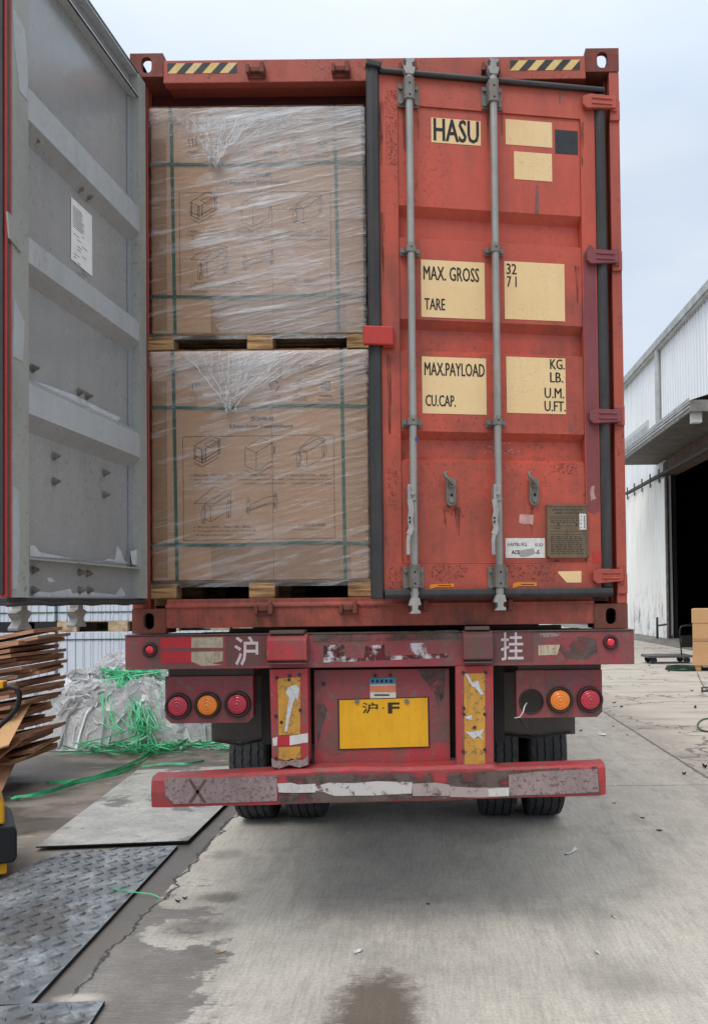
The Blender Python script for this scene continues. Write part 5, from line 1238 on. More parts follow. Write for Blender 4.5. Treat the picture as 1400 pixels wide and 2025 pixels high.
onb('reflective_tape', [(1006,1532),(1060,1526),(1180,1520),(1184,1566),(1100,1571),(1006,1573)], 'tape_grey', .001)
onb('bare_patch', [(608,1534),(640,1530),(650,1560),(640,1584),(612,1585),(616,1560)], 'grime_p', .0005); onb('bare_patch', [(905,1548),(1004,1536),(1004,1556),(890,1554)], 'grime_p', .0004)
onb('paint_mark', [(372,1542),(378,1541),(408,1586),(402,1588)], 'knock_d', .0022); onb('paint_mark', [(404,1542),(410,1542),(380,1588),(372,1588)], 'knock_d', .0022)
onb('bare_patch', [(551,1536),(700,1530),(900,1528),(1180,1516),(1188,1568),(1000,1576),(700,1586),(552,1589)], 'grime_p', .0003)
# wheels
def tyre(xc, yc, wd=.285, Rr=.505, groove=(-.085,-.03,.03,.085)):
    m = MB(); seg = 96; vs = []; hw = wd/2
    prof = [(-hw*.8,.30),(-hw*.98,.36),(-hw,.42),(-hw*.93,.478),(-hw*.84,Rr-.004)]
    gs = sorted(groove); 
    for g_ in gs: prof += [(g_-.006,Rr),(g_-.005,Rr-.014),(g_+.005,Rr-.014),(g_+.006,Rr)]
    prof += [(hw*.84,Rr-.004),(hw*.93,.478),(hw,.42),(hw*.98,.36),(hw*.8,.30)]
    n = len(prof)
    for k in range(seg):
        t_ = 2*math.pi*k/seg
        for i, (h, r_) in enumerate(prof):
            z = .004*(1 if k % 2 else -1) if 5 <= i < n-5 else 0
            rr_ = r_ - (.010 if (i in (4, n-5) and k % 3 == 0) else 0)
            vs.append((xc+h+z, yc+rr_*math.cos(t_), Rr+rr_*math.sin(t_)))
    m.add(vs, [(k*n+i, k*n+i+1, ((k+1)%seg)*n+i+1, ((k+1)%seg)*n+i) for k in range(seg) for i in range(n-1)], 0, False)
    m2 = MB(); m2.lathe([(.30,-hw*.8),(.29,-hw*.75),(.27,-.02),(.15,.0),(.15,.04),(.0001,.04)], (xc, yc, Rr), 'x', 32); m2.lathe([(.30,hw*.8),(.29,hw*.75),(.27,.02)], (xc, yc, Rr), 'x', 32)
    return m, m2
YA = 1.99+.40
for ax in range(3):
    for xc in (-1.075, -.70, 1.085, .735):
        m, m2 = tyre(xc, YA+ax*1.31)
        wo = m.build('wheel', M['rubber'], tr); m2.build('rim', M['under'], wo)
    m = MB(); m.cyl((-1.0,YA+ax*1.31,.505),(1.0,YA+ax*1.31,.505),.075,16); m.build('axle', M['undark'], tr)
# chassis
for sx in (-1, 1):
    m = MB(); x = sx*.50; a, b = sorted((x-.065, x+.065)); m.box(a, b, .17, 11.6, bz0+.10, bz0+.115); m.box(a, b, .17, 11.6, .86, .875); m.box(x-.006, x+.006, .17, 11.6, .875, bz0+.10); m.build('chassis_rail', M['undark'], tr)
for y in (.16, 1.1, 1.85, 3.1, 4.4, 6, 8, 10, 11.4): m = MB(); m.box(-1.18, 1.18, y+.001, y+.09, bz0+.02, bz1-.03); m.build('cross_member', M['undark'], tr)
m = MB(); m.box(-.62, .62, .165, .20, .92, bz0); m.build('cross_member', M['undark'], tr)
m = MB(); m.box(-.50, .50, .9, .95, .80, 1.2); m.box(-.9, .9, 1.35, 1.40, 1.0, 1.28); m.cyl((-.8,1.2,1.02),(.8,1.2,1.02),.11,16); m.build('air_tank', M['undark'], tr)
for (x0, x1, yb) in ((418,536,1466),(974,1137,1452)):
    a = onY(x0, 1400, .75); b = onY(x1, yb, .75); m = MB(); m.box(a.x, b.x, .75, .76, b.z, bz0-.01)
    m.build('mud_flap', M['under'], tr, .003)
    m = MB(); m.tube([(a.x+.02,.74,b.z+.01),((a.x+b.x)/2,.735,b.z-.015),(b.x-.03,.74,b.z+.012)], .008, 6); m.build('flap_edge', M['undark'], tr)
for sx in (-1,1): m = MB(); m.box(sx*.62-.1, sx*.62+.1, .2, .75, 1.12, 1.27); m.build('wiring_bracket', M['under'], tr)
m = MB(); m.tube([(.66,.30,1.28),(.70,.25,1.15),(.69,.2,1.05),(.74,.2,.98)], .008, 6); m.tube([(.62,.3,1.2),(.8,.26,1.3)], .007, 6)
m.build('loose_wiring', M['under'], tr)
m = MB(); m.box(-1.2, 1.2, 11.2, 12.1, 1.30, 1.49); m.box(-.06, .06, 9, 9.12, 0, 1.3); m.build('front_bolster', M['undark'], tr)
for sx in (-.7, .7):
    m = MB(); m.box(sx-.07, sx+.07, 9.0, 9.14, .06, 1.3); m.box(sx-.14, sx+.14, 8.94, 9.2, 0.001, .06); m.build('landing_leg', M['undark'], tr)
# ================================================================== LEFT SIDE: waste heap, cartons, bales
# ---- flattened cartons
def bent_sheet(cx, cy, z, L_, W_, ang, tilt, th, curl, seed, mat, name='flattened_carton', label='', fold=False, roll=0.0):
    m = MB(); rr = random.Random(seed); nx, ny = 10, 3
    def f(u, v, o):
        x = (u-.5)*L_; y = (v-.5)*W_; zz = x*math.tan(tilt) + curl*(u-.5)**2*2 + y*math.tan(roll) + .006*noise.noise(Vector((u*3, v*2, seed)))
        if fold and u > .78: zz -= (u-.78)*L_*.9; x -= (u-.78)*L_*.25
        X_, Y_ = cx+x*math.cos(ang)-y*math.sin(ang), cy+x*math.sin(ang)+y*math.cos(ang)
        return (X_, Y_, z+zz+o)
    top = [f(i/nx, j/ny, th/2) for j in range(ny+1) for i in range(nx+1)]; bot = [f(i/nx, j/ny, -th/2) for j in range(ny+1) for i in range(nx+1)]
    q = lambda i, j: j*(nx+1)+i
    m.add(top, [(q(i,j),q(i+1,j),q(i+1,j+1),q(i,j+1)) for j in range(ny) for i in range(nx)], 0)
    m.add(bot, [(q(i,j),q(i,j+1),q(i+1,j+1),q(i+1,j)) for j in range(ny) for i in range(nx)], 0)
    edge = [q(i,0) for i in range(nx+1)]+[q(nx,j) for j in range(1,ny+1)]+[q(i,ny) for i in range(nx-1,-1,-1)]+[q(0,j) for j in range(ny-1,0,-1)]
    k = len(edge); m.add([top[e] for e in edge]+[bot[e] for e in edge], [(i+k,(i+1)%k+k,(i+1)%k,i) for i in range(k)], 1)
    base = (cx, cy, min(v.z for v in m.v))
    return solo(m, name, [M[mat], M['card_edge']], label, 'cardboard', base=base, group='flattened cartons in the waste pile')
SD = 7.75; SY = SD+CAM.y                            # pile distance
sx1 = onY(99, 1300, SY).x
rr = random.Random(21)
ORD = ['', 'second', 'third', 'fourth', 'fifth', 'sixth', 'seventh', 'eighth', 'ninth', 'tenth', 'eleventh', 'twelfth', 'thirteenth', 'fourteenth', 'fifteenth', 'sixteenth', 'seventeenth', 'eighteenth', 'nineteenth', 'twentieth', 'twenty-first', 'twenty-second', 'twenty-third', 'twenty-fourth', 'twenty-fifth', 'twenty-sixth', 'twenty-seventh', 'twenty-eighth', 'twenty-ninth', 'thirtieth']
nlay = 30; dzl = (1.19-.06)/(nlay-1)
for k in range(nlay):
    top = (k == nlay-1); th = dzl*rr.uniform(.72, .92)
    z_t = .06+dzl*k
    bulge = 0 if k > 20 else (-.03 if k > 12 else (-.17 if 8 < k <= 12 else -.07))
    L_ = rr.uniform(1.40, 1.60); tilt = R(13+2.5*math.sin(k*.45)+rr.uniform(-.6,.6)); ang = R(6*math.sin(k*.7)+rr.uniform(-3, 3))
    ex = sx1+bulge+rr.uniform(-.10, .02); cx = ex-L_/2*math.cos(ang)
    lab_ = 'brown flattened carton, %s from the top of the leaning waste pile' % ORD[nlay-1-k]
    if top: lab_ = 'pale flattened carton lying topmost on the waste pile'
    if k == 0: lab_ = 'lowest flattened carton of the waste pile, lying on the ground'
    bent_sheet(cx, SY+rr.uniform(-.05,.05), z_t+.07, L_, rr.uniform(.75,.95), ang, tilt*.8, th, rr.uniform(-.03,.02), k*3.1, 'card_new' if (top or k % 7 == 3) else 'card2', label=lab_)
# loose ones low in front
q = onZ(75, 1500, .18)
bent_sheet(sx1-.62, SY-.52, .46, 1.15, .5, R(6), R(15), .012, .02, 91, 'card_new', label='large pale carton panel lying tilted on the lower front of the pile', roll=R(30))
bent_sheet(sx1-.55, SY-.62, .20, 1.0, .42, R(12), R(17), .012, .05, 92, 'card2', label='folded carton flap sticking out low in front of the pile', fold=True, roll=R(22))
bent_sheet(sx1-.30, SY-.55, .30, .45, .35, R(-20), R(20), .010, .03, 93, 'card_new', label='small torn carton piece on the lower front of the pile', roll=R(25))

# ---- heap of stretch film
t = NT('film_waste'); n1 = t.noise(7, 8, .7, dist=1.6); n2 = t.noise(26, 6, .7, dist=2); n3 = t.noise(2.2, 5, .6)
c = t.mix(t.ramp(n1, .3, .62), s2l((222,224,226)), s2l((253,253,253))); c = t.mix(t.ramp(n3, .56, .7, 0, .35), c, s2l((166,160,156)))
h = t.math('ADD', t.math('ABSOLUTE', t.math('SUBTRACT', n1, .5)), t.math('MULTIPLY', t.math('ABSOLUTE', t.math('SUBTRACT', n2, .5)), .6))
M['waste'] = t.done(t.bsdf(c, t.ramp(n2, .3, .7, .10, .3), 0, t.bump(h, 1.0, .09), 1.0))
def heap(x0, x1, y0, y1, H, seed, nx=280, ny=160):
    m = MB()
    def f(u, v):
        x, y = x0+(x1-x0)*u, y0+(y1-y0)*v; p = Vector((x, y, seed))
        e = max(0, 1-((abs(u-.5)*2)**2.6)-((abs(v-.55)*2/ (1.1 if v > .55 else 1))**2.4))
        b = H*(e**.34)*(.80+.35*noise.noise(p*1.1)+.15*noise.noise(p*2.6))
        r = 0; a = .06; s_ = 4
        for k in range(4): r += a*(1-2.6*abs(noise.noise(Vector((x*s_+noise.noise(p*3)*1.5, y*s_*.6, seed+k*7+b*5))))**.75); a *= .62; s_ *= 2.0
        k_ = min(1, e*6)
        return (x+noise.noise(p*6)*.05*k_, y-.0+noise.noise(p*5+Vector((9,0,0)))*.08*k_, .006+max(0, b+r*k_) )
    m.grid(nx, ny, f); return m
wx0, wx1 = onZ(60, 1478).x-.3, onZ(420, 1455).x+.5; wy0 = onZ(240, 1482).y-.1
m = heap(wx0, wx1, wy0, wy0+2.0, .98, 2.0)
rq = random.Random(77); bs = (wx0, wy0)
grid_pts = {}
def ht(x, y):      # height of the heap under a point, from the built grid
    i = round((x-wx0)/(wx1-wx0)*280); j = round((y-wy0)/2.0*160); i = max(0, min(280, i)); j = max(0, min(160, j)); return m0[j*281+i]
m0 = [v.copy() for v in m.v]; m.mat = 1
for k in range(230):          # pleats and twisted tails of film draped over the heap
    u, v = rq.uniform(.05,.95), rq.uniform(.02,.6); a = rq.gauss(.5,.5) if rq.random() < .7 else rq.uniform(0, 3.1); l = rq.uniform(.12,.55); pts = []
    for q in range(9):
        s_ = q/8-.5; x = wx0+(wx1-wx0)*u+math.cos(a)*l*s_+.03*math.sin(k+q); y = wy0+2*v+math.sin(a)*l*s_*.5
        if not (wx0 < x < wx1 and wy0 < y < wy0+1.9): continue
        p_ = ht(x, y); pts.append((p_.x, p_.y-.012, p_.z+.018+.012*math.sin(q*1.3+k)))
    if len(pts) > 3:
        if rq.random() < .5: m.tube(pts, [rq.uniform(.002,.007)*math.sin(math.pi*(i+.4)/len(pts)) for i in range(len(pts))], 5)
        else: m.ribbon(pts, rq.uniform(.03,.11), .001, side=(rq.uniform(-1,1), rq.uniform(-1,0), rq.uniform(.2,1)))
solo(m, 'film_waste_heap', [M['waste'], M['film_gather']], 'big heap of crumpled clear stretch film piled on the yard beside the trailer', 'plastic film', base=((wx0+wx1)/2, wy0+1, 0), kind='stuff')
# ---- tangle of green strapping over the heap
def spl(pts, n=14):
    o = []
    P = [Vector(p) for p in pts]; P = [P[0]]+P+[P[-1]]
    for i in range(1, len(P)-2):
        for k in range(n):
            t_ = k/n; a, b, c_, d = P[i-1], P[i], P[i+1], P[i+2]
            o.append(.5*((2*b)+(c_-a)*t_+(2*a-5*b+4*c_-d)*t_*t_+(3*b-a-3*c_+d)*t_**3))
    o.append(P[-2]); return o
rr = random.Random(5); m = MB(); cxp = 255
def hp(x, y, D): q = onY(x, y, CAM.y+D); return q
Dh = wy0-CAM.y
for k in range(26):          # strands falling down the front
    xa = rr.gauss(264, 5); xb = rr.gauss(276, 11)
    pts = [hp(rr.gauss(250,20), rr.uniform(1322,1345), Dh+.75), hp(xa+rr.gauss(0,14), 1362+rr.gauss(0,10), Dh+.42), hp((xa+xb)/2+rr.gauss(8,12), 1405+rr.gauss(0,8), Dh+.16), hp(xb+rr.gauss(0,8), 1450+rr.gauss(0,10), Dh+.0)]
    if rr.random() < .6: pts.append(hp(xb+rr.gauss(-30,45), 1478+rr.gauss(0,8), Dh-.1))
    m.ribbon(spl(pts, 8), rr.uniform(.010,.016), .0015, side=(1, rr.uniform(-.6,.6), rr.uniform(-.4,.4)))
for k in range(120):          # coils lying at the foot
    cx, cy = rr.uniform(150, 420), rr.gauss(1466, 8); l = rr.uniform(60, 170); pts = []
    y0_ = cy
    for j in range(5):
        xx = cx-l/2+l*j/4; q = onZ(xx, y0_+rr.gauss(0,5)+8*math.sin(j+k), rr.uniform(.008,.10)); pts.append(q)
    m.ribbon(spl(pts, 6), rr.uniform(.010,.016), .0015, side=(0, rr.uniform(.2,1), rr.uniform(-1,1)))
for k in range(22):          # top bunch
    pts = [hp(rr.uniform(195,335), rr.uniform(1316,1345), Dh+.7+rr.uniform(-.1,.1)) for _ in range(4)]; m.ribbon(spl(pts, 8), .013, .0015, side=(rr.random(), rr.random(), 1))
for k in range(14):          # single loops
    x = rr.uniform(200, 330); pts = [hp(x, 1345, Dh+.5), hp(x+rr.uniform(-25,10), 1385, Dh+.22), hp(x+rr.uniform(-15,25), 1430, Dh+.02), hp(x+rr.uniform(-5,40), 1445, Dh-.02)]
    m.ribbon(spl(pts, 8), .011, .0015, side=(1,.3,0))
solo(m, 'strap_tangle', M['strap_l'], 'bright green plastic strapping tangled over the film heap and around its foot', 'strapping', base=(onZ(270,1475).x, wy0, 0), kind='stuff')
def loose(pts, label, wd=.016, reps=1, spread=3):
    m = MB(); r2 = random.Random(len(pts)*7+int(pts[0][0]))
    for k in range(reps):
        m.ribbon(spl([onZ(x+(r2.gauss(0,spread) if reps > 1 else 0), y+(r2.gauss(0,spread*.6) if reps > 1 else 0), .008+.006*k+(.02 if 0 < i < len(pts)-1 else 0)) for i, (x, y) in enumerate(pts)], 8), wd, .0015, side=(0,.5,1))
    solo(m, 'loose_strap', M['strap_l'], label, 'strap')
loose([(28,1578),(80,1568),(150,1548),(215,1530),(262,1512),(300,1488),(310,1470)], 'bundle of long green straps trailing forward from the heap to the left', .015, 6, 3.5)
loose([(282,1516),(330,1510),(370,1510),(405,1504)], 'single short green strap lying on the ground right of the trailing bundle', .022)
loose([(95,1548),(140,1546),(190,1540),(240,1528),(262,1512)], 'thin green strap lying above the trailing bundle', .014, 3, 3)
loose([(206,1746),(222,1756),(238,1760),(265,1764),(300,1768),(318,1776)], 'thin curly green cord lying across the checker plate edge', .006)

# ---- packs of white corrugated sheets with pallets between (behind the heap)
t = NT('white_sheet'); cx_ = t.math('MODULO', t.math('ADD', t.xyz.outputs['X'], 40.0), .115); wv = t.ramp(t.math('ABSOLUTE', t.math('SUBTRACT', cx_, .057)), .045, .057)
c = t.mix(wv, s2l((214,220,228)), s2l((170,178,190))); c = t.mix(t.ramp(t.noise(2,5), .4,.7,0,.3), c, s2l((190,196,204)))
M['sheet'] = t.done(t.bsdf(c, .5, 0, t.bump(wv, .4, .01), .4))
M['pallet_black'] = flat('pallet_black', (40,42,44), .6)
BY = CAM.y+11.2
def zof(y, x=130): return onY(x, y, BY).z
zl1 = zof(1250); zp1 = zof(1229)
def pack(name, label, x0, x1, z0, z1, straps, depth=1.3):
    t_ = thing(name, label, 'pack', ((x0+x1)/2, BY+depth/2, z0), 'stacked packs of white sheets')
    m = MB(); m.box(x0, x1, BY, BY+depth, z0, z1)
    n = int((x1-x0)/.10)
    for k in range(n+1): xx = x0+.01+k*(x1-x0-.03)/max(1,n); m.box(xx, xx+.018, BY-.008, BY, z0+.01, z1-.01)
    m.build('sheet_pack', M['sheet'], t_, .003)
    for zz in straps: m = MB(); m.box(x0-.003, x1+.003, BY-.012, BY+depth+.003, zz-.007, zz+.007); m.build('packing_strap', M['strap'], t_)
xj = onY(112, 1230, BY).x
spans = [('left', xj-2.1, xj-.02), ('mid', xj+.02, xj+2.3), ('right', xj+2.36, xj+4.4)]
for i, (nm, x0, x1) in enumerate(spans):
    wh = ('at the far left edge', 'behind the film heap', 'partly hidden behind the trailer')[i]
    pack('sheet_pack_stack', 'lower pack of white ribbed sheets '+wh, x0, x1, .12, zl1-.001, [zof(1265), .35])
    pack('sheet_pack_stack', 'upper pack of white ribbed sheets '+wh, x0, x1, zp1+.001, zp1+1.0, [zof(1211), zp1+.8])
    mt = M['pallet_black'] if i == 0 else M['wood_pale']
    nb = 5 if i == 0 else 4; bl = [x0+.12+(x1-x0-.24)*k/(nb-1) for k in range(nb)]
    pallet('plastic_pallet' if i == 0 else 'wooden_pallet', ('dark plastic pallet' if i == 0 else 'pale wooden pallet')+' between the white packs '+wh, x0, x1, BY, BY+1.3, zl1, zp1, bl, .26 if i else .30, mt, group='pallets between the white packs')
    pallet('wooden_pallet', 'wooden pallet on the ground under the white packs '+wh, x0, x1, BY, BY+1.3, 0.001, .118, bl, .2, M['wood_pale'], group='pallets between the white packs')

# ---- yellow pallet truck at the left edge
M['truck_yellow'] = paint('truck_yellow', (230,172,20), (216,156,18), (110,90,50), .4, (90,70,40), .4, .4, scale=3, off=2)
M['truck_black'] = flat('truck_black', (30,30,33), .45, var=.1)
ty = onZ(10, 1738).y; tx = onZ(18, 1738).x
tk = thing('pallet_truck', 'yellow and black electric pallet truck, mostly cut off at the left edge', 'pallet truck', (tx-.35, ty, 0))
def ptz(x, y): return onY(x, y, ty)
a = ptz(36, 1632); b = ptz(36, 1705); a2 = ptz(10, 1570); a3 = ptz(18, 1700)
FT = Frame((a.x, ty, 0), (.87, .49, 0))      # the truck stands turned away from the lane
m = MB(FT); m.prism_y([(-.62,b.z),(-.02,b.z),(-.003,b.z+.03),(-.003,a.z-.03),(-.03,a.z),(-.62,a.z+.05)], 0, .60); m.build('drive_cover', M['truck_black'], tk, .012)
dxx = a2.x-a.x
m = MB(FT); m.prism_y([(-.62,a.z+.055),(dxx+.01,a.z+.01),(dxx+.01,a2.z-.06),(dxx-.02,a2.z+.0),(dxx-.10,a2.z+.06),(-.62,a2.z+.08)], .02, .58); m.build('body', M['truck_yellow'], tk, .012)
m = MB(FT); m.box(-.62, a3.x-a.x, .03, .5, .03, b.z-.002); m.build('base_frame', M['truck_yellow'], tk, .008)
for yy in (.12, .45):
    m = MB(FT); m.cyl((-.30,yy-.03,.075),(-.30,yy+.03,.075),.074,24); m.build('wheel', M['rubber'], tk)
m = MB(); hy = ty+.30
def hpt(x, y): return onY(x, y, hy)
m.tube(spl([hpt(-60,1640), hpt(-50,1520), hpt(-10,1448), hpt(20,1418), hpt(35,1398), hpt(39,1372), hpt(28,1360), hpt(5,1360), hpt(-30,1362)], 8), .016, 12); m.build('tiller_handle', M['truck_black'], tk)
m = MB(); q = hpt(8, 1352); m.box(q.x-.05, q.x+.012, hy-.03, hy+.03, q.z-.028, q.z+.02); m.build('handle_switch', M['truck_yellow'], tk, .008)
for yy in (.02, .42): m = MB(FT); m.box(-1.8, -.621, yy, yy+.16, .05, .09); m.build('fork', M['truck_yellow'], tk, .01)

# ================================================================== WAREHOUSE (right background)
gq = onZ(1330, 1264); WX = gq.x
def wx(x, y, X=None): return onX(x, y, WX if X is None else X)
t = NT('ribbed_cladding'); s_ = t.xyz.outputs['Y']; mod = t.math('MODULO', t.math('ADD', s_, 200.0), .34)
rb = t.ramp(t.math('ABSOLUTE', t.math('SUBTRACT', mod, .17)), .09, .13)
c = t.mix(t.ramp(t.noise(.35, 5), .3, .7), s2l((244,247,246)), s2l((236,240,242)))
st = t.noise(1, 5, .65, sc3=(3,3,.12)); c = t.mix(t.ramp(st, .5, .75, 0, .4), c, s2l((188,190,186)))
M['clad'] = t.done(t.bsdf(c, .5, 0, t.bump(t.noise(4,3), .1, .01), .4))
M['door_white'] = None
t = NT('sliding_door_paint'); n = t.noise(.8, 6, .7, sc3=(1,1,.35)); c = t.mix(t.ramp(n, .35, .65), s2l((252,252,249)), s2l((244,243,236)))
low = t.ramp(t.xyz.outputs['Z'], 2.6, .4); c = t.mix(t.math('MULTIPLY', low, t.ramp(t.noise(2.2, 7, .75, sc3=(1,1,.4)), .5, .7)), c, s2l((112,104,94)))
stq = t.noise(1, 5, .7, sc3=(6,6,.25)); c = t.mix(t.ramp(stq, .56, .7, 0, .22), c, s2l((150,144,132)))
M['door_white'] = t.done(t.bsdf(c, .55, 0, t.bump(n, .1, .01), .3))
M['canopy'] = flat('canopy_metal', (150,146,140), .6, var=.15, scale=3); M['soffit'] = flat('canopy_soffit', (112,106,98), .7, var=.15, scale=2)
M['gutter'] = flat('gutter_metal', (196,198,194), .5, var=.1, scale=2); M['beam_brown'] = flat('beam_brown', (120,98,86), .7, var=.2, scale=3)
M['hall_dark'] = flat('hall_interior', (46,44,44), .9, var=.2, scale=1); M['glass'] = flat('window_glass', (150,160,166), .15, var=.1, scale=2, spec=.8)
wh = thing('warehouse', 'white ribbed metal warehouse with canopy and open sliding door', 'warehouse', (WX, 30, 0))
oy0 = wx(1325, 1200).y; oy1 = oy0-13.0              # door opening from oy1 (near) to oy0 (far)
zr = (wx(1230, 765).z+wx(1398, 592).z)/2; zo = wx(1330, 935).z; Yfar = 75; Ynear = 4.0
def clad(m, x, y0, y1, z0, z1):
    n = max(1, int((y1-y0)/.34)); m.box(x+.04, x+.10, y0, y1, z0, z1)
    p = (y1-y0)/n
    for k in range(n):
        b = y0+k*p; m.add([(x+.04,b+.02,z0),(x,b+.07,z0),(x,b+.13,z0),(x+.04,b+.18,z0),(x+.04,b+.02,z1),(x,b+.07,z1),(x,b+.13,z1),(x+.04,b+.18,z1)],
            [(0,4,5,1),(1,5,6,2),(2,6,7,3),(0,1,2,3),(7,6,5,4)])
m = MB(); clad(m, WX, oy0, Yfar, .15, zr); clad(m, WX, oy1, oy0-.002, zo+.7, zr); clad(m, WX, Ynear, oy1-.002, .15, zr)
m.build('wall', M['clad'], wh)
m = MB(); m.box(WX+.0, WX+.12, oy0, Yfar, 0, .149); m.box(WX, WX+.12, Ynear, oy1, 0, .149); m.build('plinth', M['canopy'], wh)
m = MB(); m.prism_y([(WX-.22,zr+.0),(WX-.22,zr+.30),(WX-.10,zr+.42),(WX+.5,zr+.42),(WX+.5,zr+.36),(WX-.08,zr+.36),(WX-.16,zr+.28),(WX-.16,zr)], Ynear, Yfar, 0)
m.box(WX-.159, WX, Ynear, Yfar, zr-.10, zr+.0, 0); m.build('gutter', M['gutter'], wh)
m = MB(); m.add([(WX+.5,Ynear,zr+.37),(WX+26,Ynear,zr+3.4),(WX+26,Yfar,zr+3.4),(WX+.5,Yfar,zr+.37),(WX+.5,Ynear,zr+.30),(WX+26,Ynear,zr+3.3),(WX+26,Yfar,zr+3.3),(WX+.5,Yfar,zr+.30)], [(0,1,2,3),(7,6,5,4),(0,3,7,4),(0,4,5,1)]); m.build('roof', M['gutter'], wh)
m = MB(); dpy = wx(1305, 800).y; m.cyl((WX-.10,dpy,zo+1.0),(WX-.10,dpy,zr-.1),.11,14)
m.build('downpipe', M['gutter'], wh)
# windows strip
for k in range(7):
    y = wx(1282, 850).y+k*1.42; z0, z1 = wx(1282, 858).z, wx(1282, 830).z
    m = MB(); m.box(WX-.05, WX+.03, y+.0, y+1.38, z0, z1); fo = m.build('window', M['white_label'], wh)
    m = MB(); m.box(WX-.058, WX-.0505, y+.10, y+1.28, z0+.10, z1-.22); m.build('pane', M['glass'], fo)
# opening: beams, interior
m = MB(); m.box(WX-.06, WX+.35, oy1-.2, oy0+.1, zo+.0, zo+.68); m.build('door_lintel', M['beam_brown'], wh)
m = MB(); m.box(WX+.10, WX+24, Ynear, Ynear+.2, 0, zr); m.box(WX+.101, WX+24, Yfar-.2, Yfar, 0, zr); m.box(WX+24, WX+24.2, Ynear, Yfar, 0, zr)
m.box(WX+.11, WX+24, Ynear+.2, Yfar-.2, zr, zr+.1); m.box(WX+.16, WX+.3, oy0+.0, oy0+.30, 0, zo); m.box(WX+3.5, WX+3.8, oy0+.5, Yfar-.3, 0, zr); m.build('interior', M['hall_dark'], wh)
# canopy
cx0 = onY(1366, 806, wx(1300, 918).y-10).x
zc = wx(1300, 919).z
cyf = wx(1300, 919).y
def solveX():   # outer edge X from its far end px (1222,~918)
    q = ray(1222, 918); tt = (zc-CAM.z)/q.z; return (CAM+q*tt).x
CX = onZ(1366, 812, zc).x; cyn = onZ(1366, 812, zc).y
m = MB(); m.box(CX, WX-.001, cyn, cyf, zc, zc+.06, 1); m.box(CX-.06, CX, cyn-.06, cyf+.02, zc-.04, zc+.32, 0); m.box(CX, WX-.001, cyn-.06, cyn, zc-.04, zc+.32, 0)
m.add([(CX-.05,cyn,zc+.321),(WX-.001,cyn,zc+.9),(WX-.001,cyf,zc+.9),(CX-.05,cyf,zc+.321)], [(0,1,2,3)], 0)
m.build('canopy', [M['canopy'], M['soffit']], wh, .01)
m = MB()
for z_ in (.09,.20): m.box(CX-.085, CX-.061, cyn-.06, cyf, zc+z_, zc+z_+.05)
m.box(CX-.075, CX-.0605, cyn, cyf, zc+.33, zc+.40); m.build('canopy_trim', M['gutter'], wh)
m = MB(); q = onZ(1372, 824, zc-.1); m.box(CX+.06, CX+.36, cyn+.1, cyn+.35, zc-.34, zc-.001); m.build('canopy_lamp', M['white_label'], wh)
m = MB(); m.box(WX-.07, WX-.001, oy0-.0, oy0+.5, 0, zo+.6); m.build('door_jamb', M['beam_brown'], wh)
# sliding door leaf
dy1 = onX(1242, 1200, WX-.25).y; zd = wx(1325, 936).z-.0
m = MB(); 
yy = oy0-.35; n = int((dy1-yy)/.24)
m.box(WX-.22, WX-.20, yy, dy1, .03, zd-.15)
for k in range(n+1): b = yy+k*(dy1-yy-.07)/n; m.box(WX-.245, WX-.22, b, b+.06, .04, zd-.16)
dl = m.build('sliding_door', M['door_white'], wh)
m = MB(); m.box(WX-.27, WX-.195, yy-.08, yy, .05, zd-.12); m.build('door_edge', M['canopy'], dl)
m = MB(); m.box(WX-.30, WX-.14, oy1, dy1+.2, zd-.02, zd+.09)
for k in range(5): b = yy+.6+k*(dy1-yy-1)/4; m.box(WX-.31, WX-.28, b, b+.14, zd-.3, zd+.28)
m.build('door_rail', M['under'], wh)
m = MB(); q = onX(1299, 1245, WX-.6); m.tube([(q.x,q.y,.02),(q.x,q.y,.75),(q.x+.0,q.y-.0,.9)], .05, 8); m.tube([(q.x,q.y,.55),(q.x+.2,q.y-.6,.62)], .04, 8)
solo(m, 'door_stop_post', M['under'], 'short rusty metal post with a side arm in front of the sliding door', 'post')
# apron kerb in front of warehouse
m = MB(); m.box(WX-1.6, WX+24, oy1, Yfar, .0, .03); o = m.build('apron', flat('apron_concrete', (150,146,138), .85, var=.2, scale=3)); tag(o, kind='structure')

# ================================================================== RIGHT SIDE objects
# platform trolley
ty_ = onZ(1330, 1313).y; L0, L1 = onY(1281, 1302, ty_).x, onY(1370, 1302, ty_).x; dz_ = onY(1320, 1301, ty_).z
tl_ = thing('platform_trolley', 'grey flat platform trolley with tubular push handle beside the big carton', 'trolley', ((L0+L1)/2, ty_+.4, 0))
m = MB(); m.box(L0, L1, ty_, ty_+.75, dz_, dz_+.06); m.build('deck', flat('trolley_deck', (96,98,102), .5), tl_, .01)
for x in (L0+.16, L1-.14):
    for y in (.08, .66):
        m = MB(); m.cyl((x,ty_+y-.02,.085),(x,ty_+y+.02,.085),.084,20); m.box(x-.03, x+.03, ty_+y-.035, ty_+y+.035, .16, dz_-.001); m.build('castor', M['rubber'], tl_)
hz = onY(1350, 1238, ty_).z; m = MB(); hx = L1-.20
m.tube(spl([(hx-.06,ty_+.10,dz_+.06),(hx-.10,ty_+.10,hz-.25),(hx-.08,ty_+.12,hz-.06),(hx,ty_+.14,hz),(hx+.25,ty_+.16,hz),(hx+.33,ty_+.16,hz-.08),(hx+.36,ty_+.16,dz_+.06)], 6), .018, 8); m.box(hx-.05, hx+.34, ty_+.14, ty_+.16, dz_+.25, dz_+.55); m.build('push_handle', M['truck_black'], tl_)
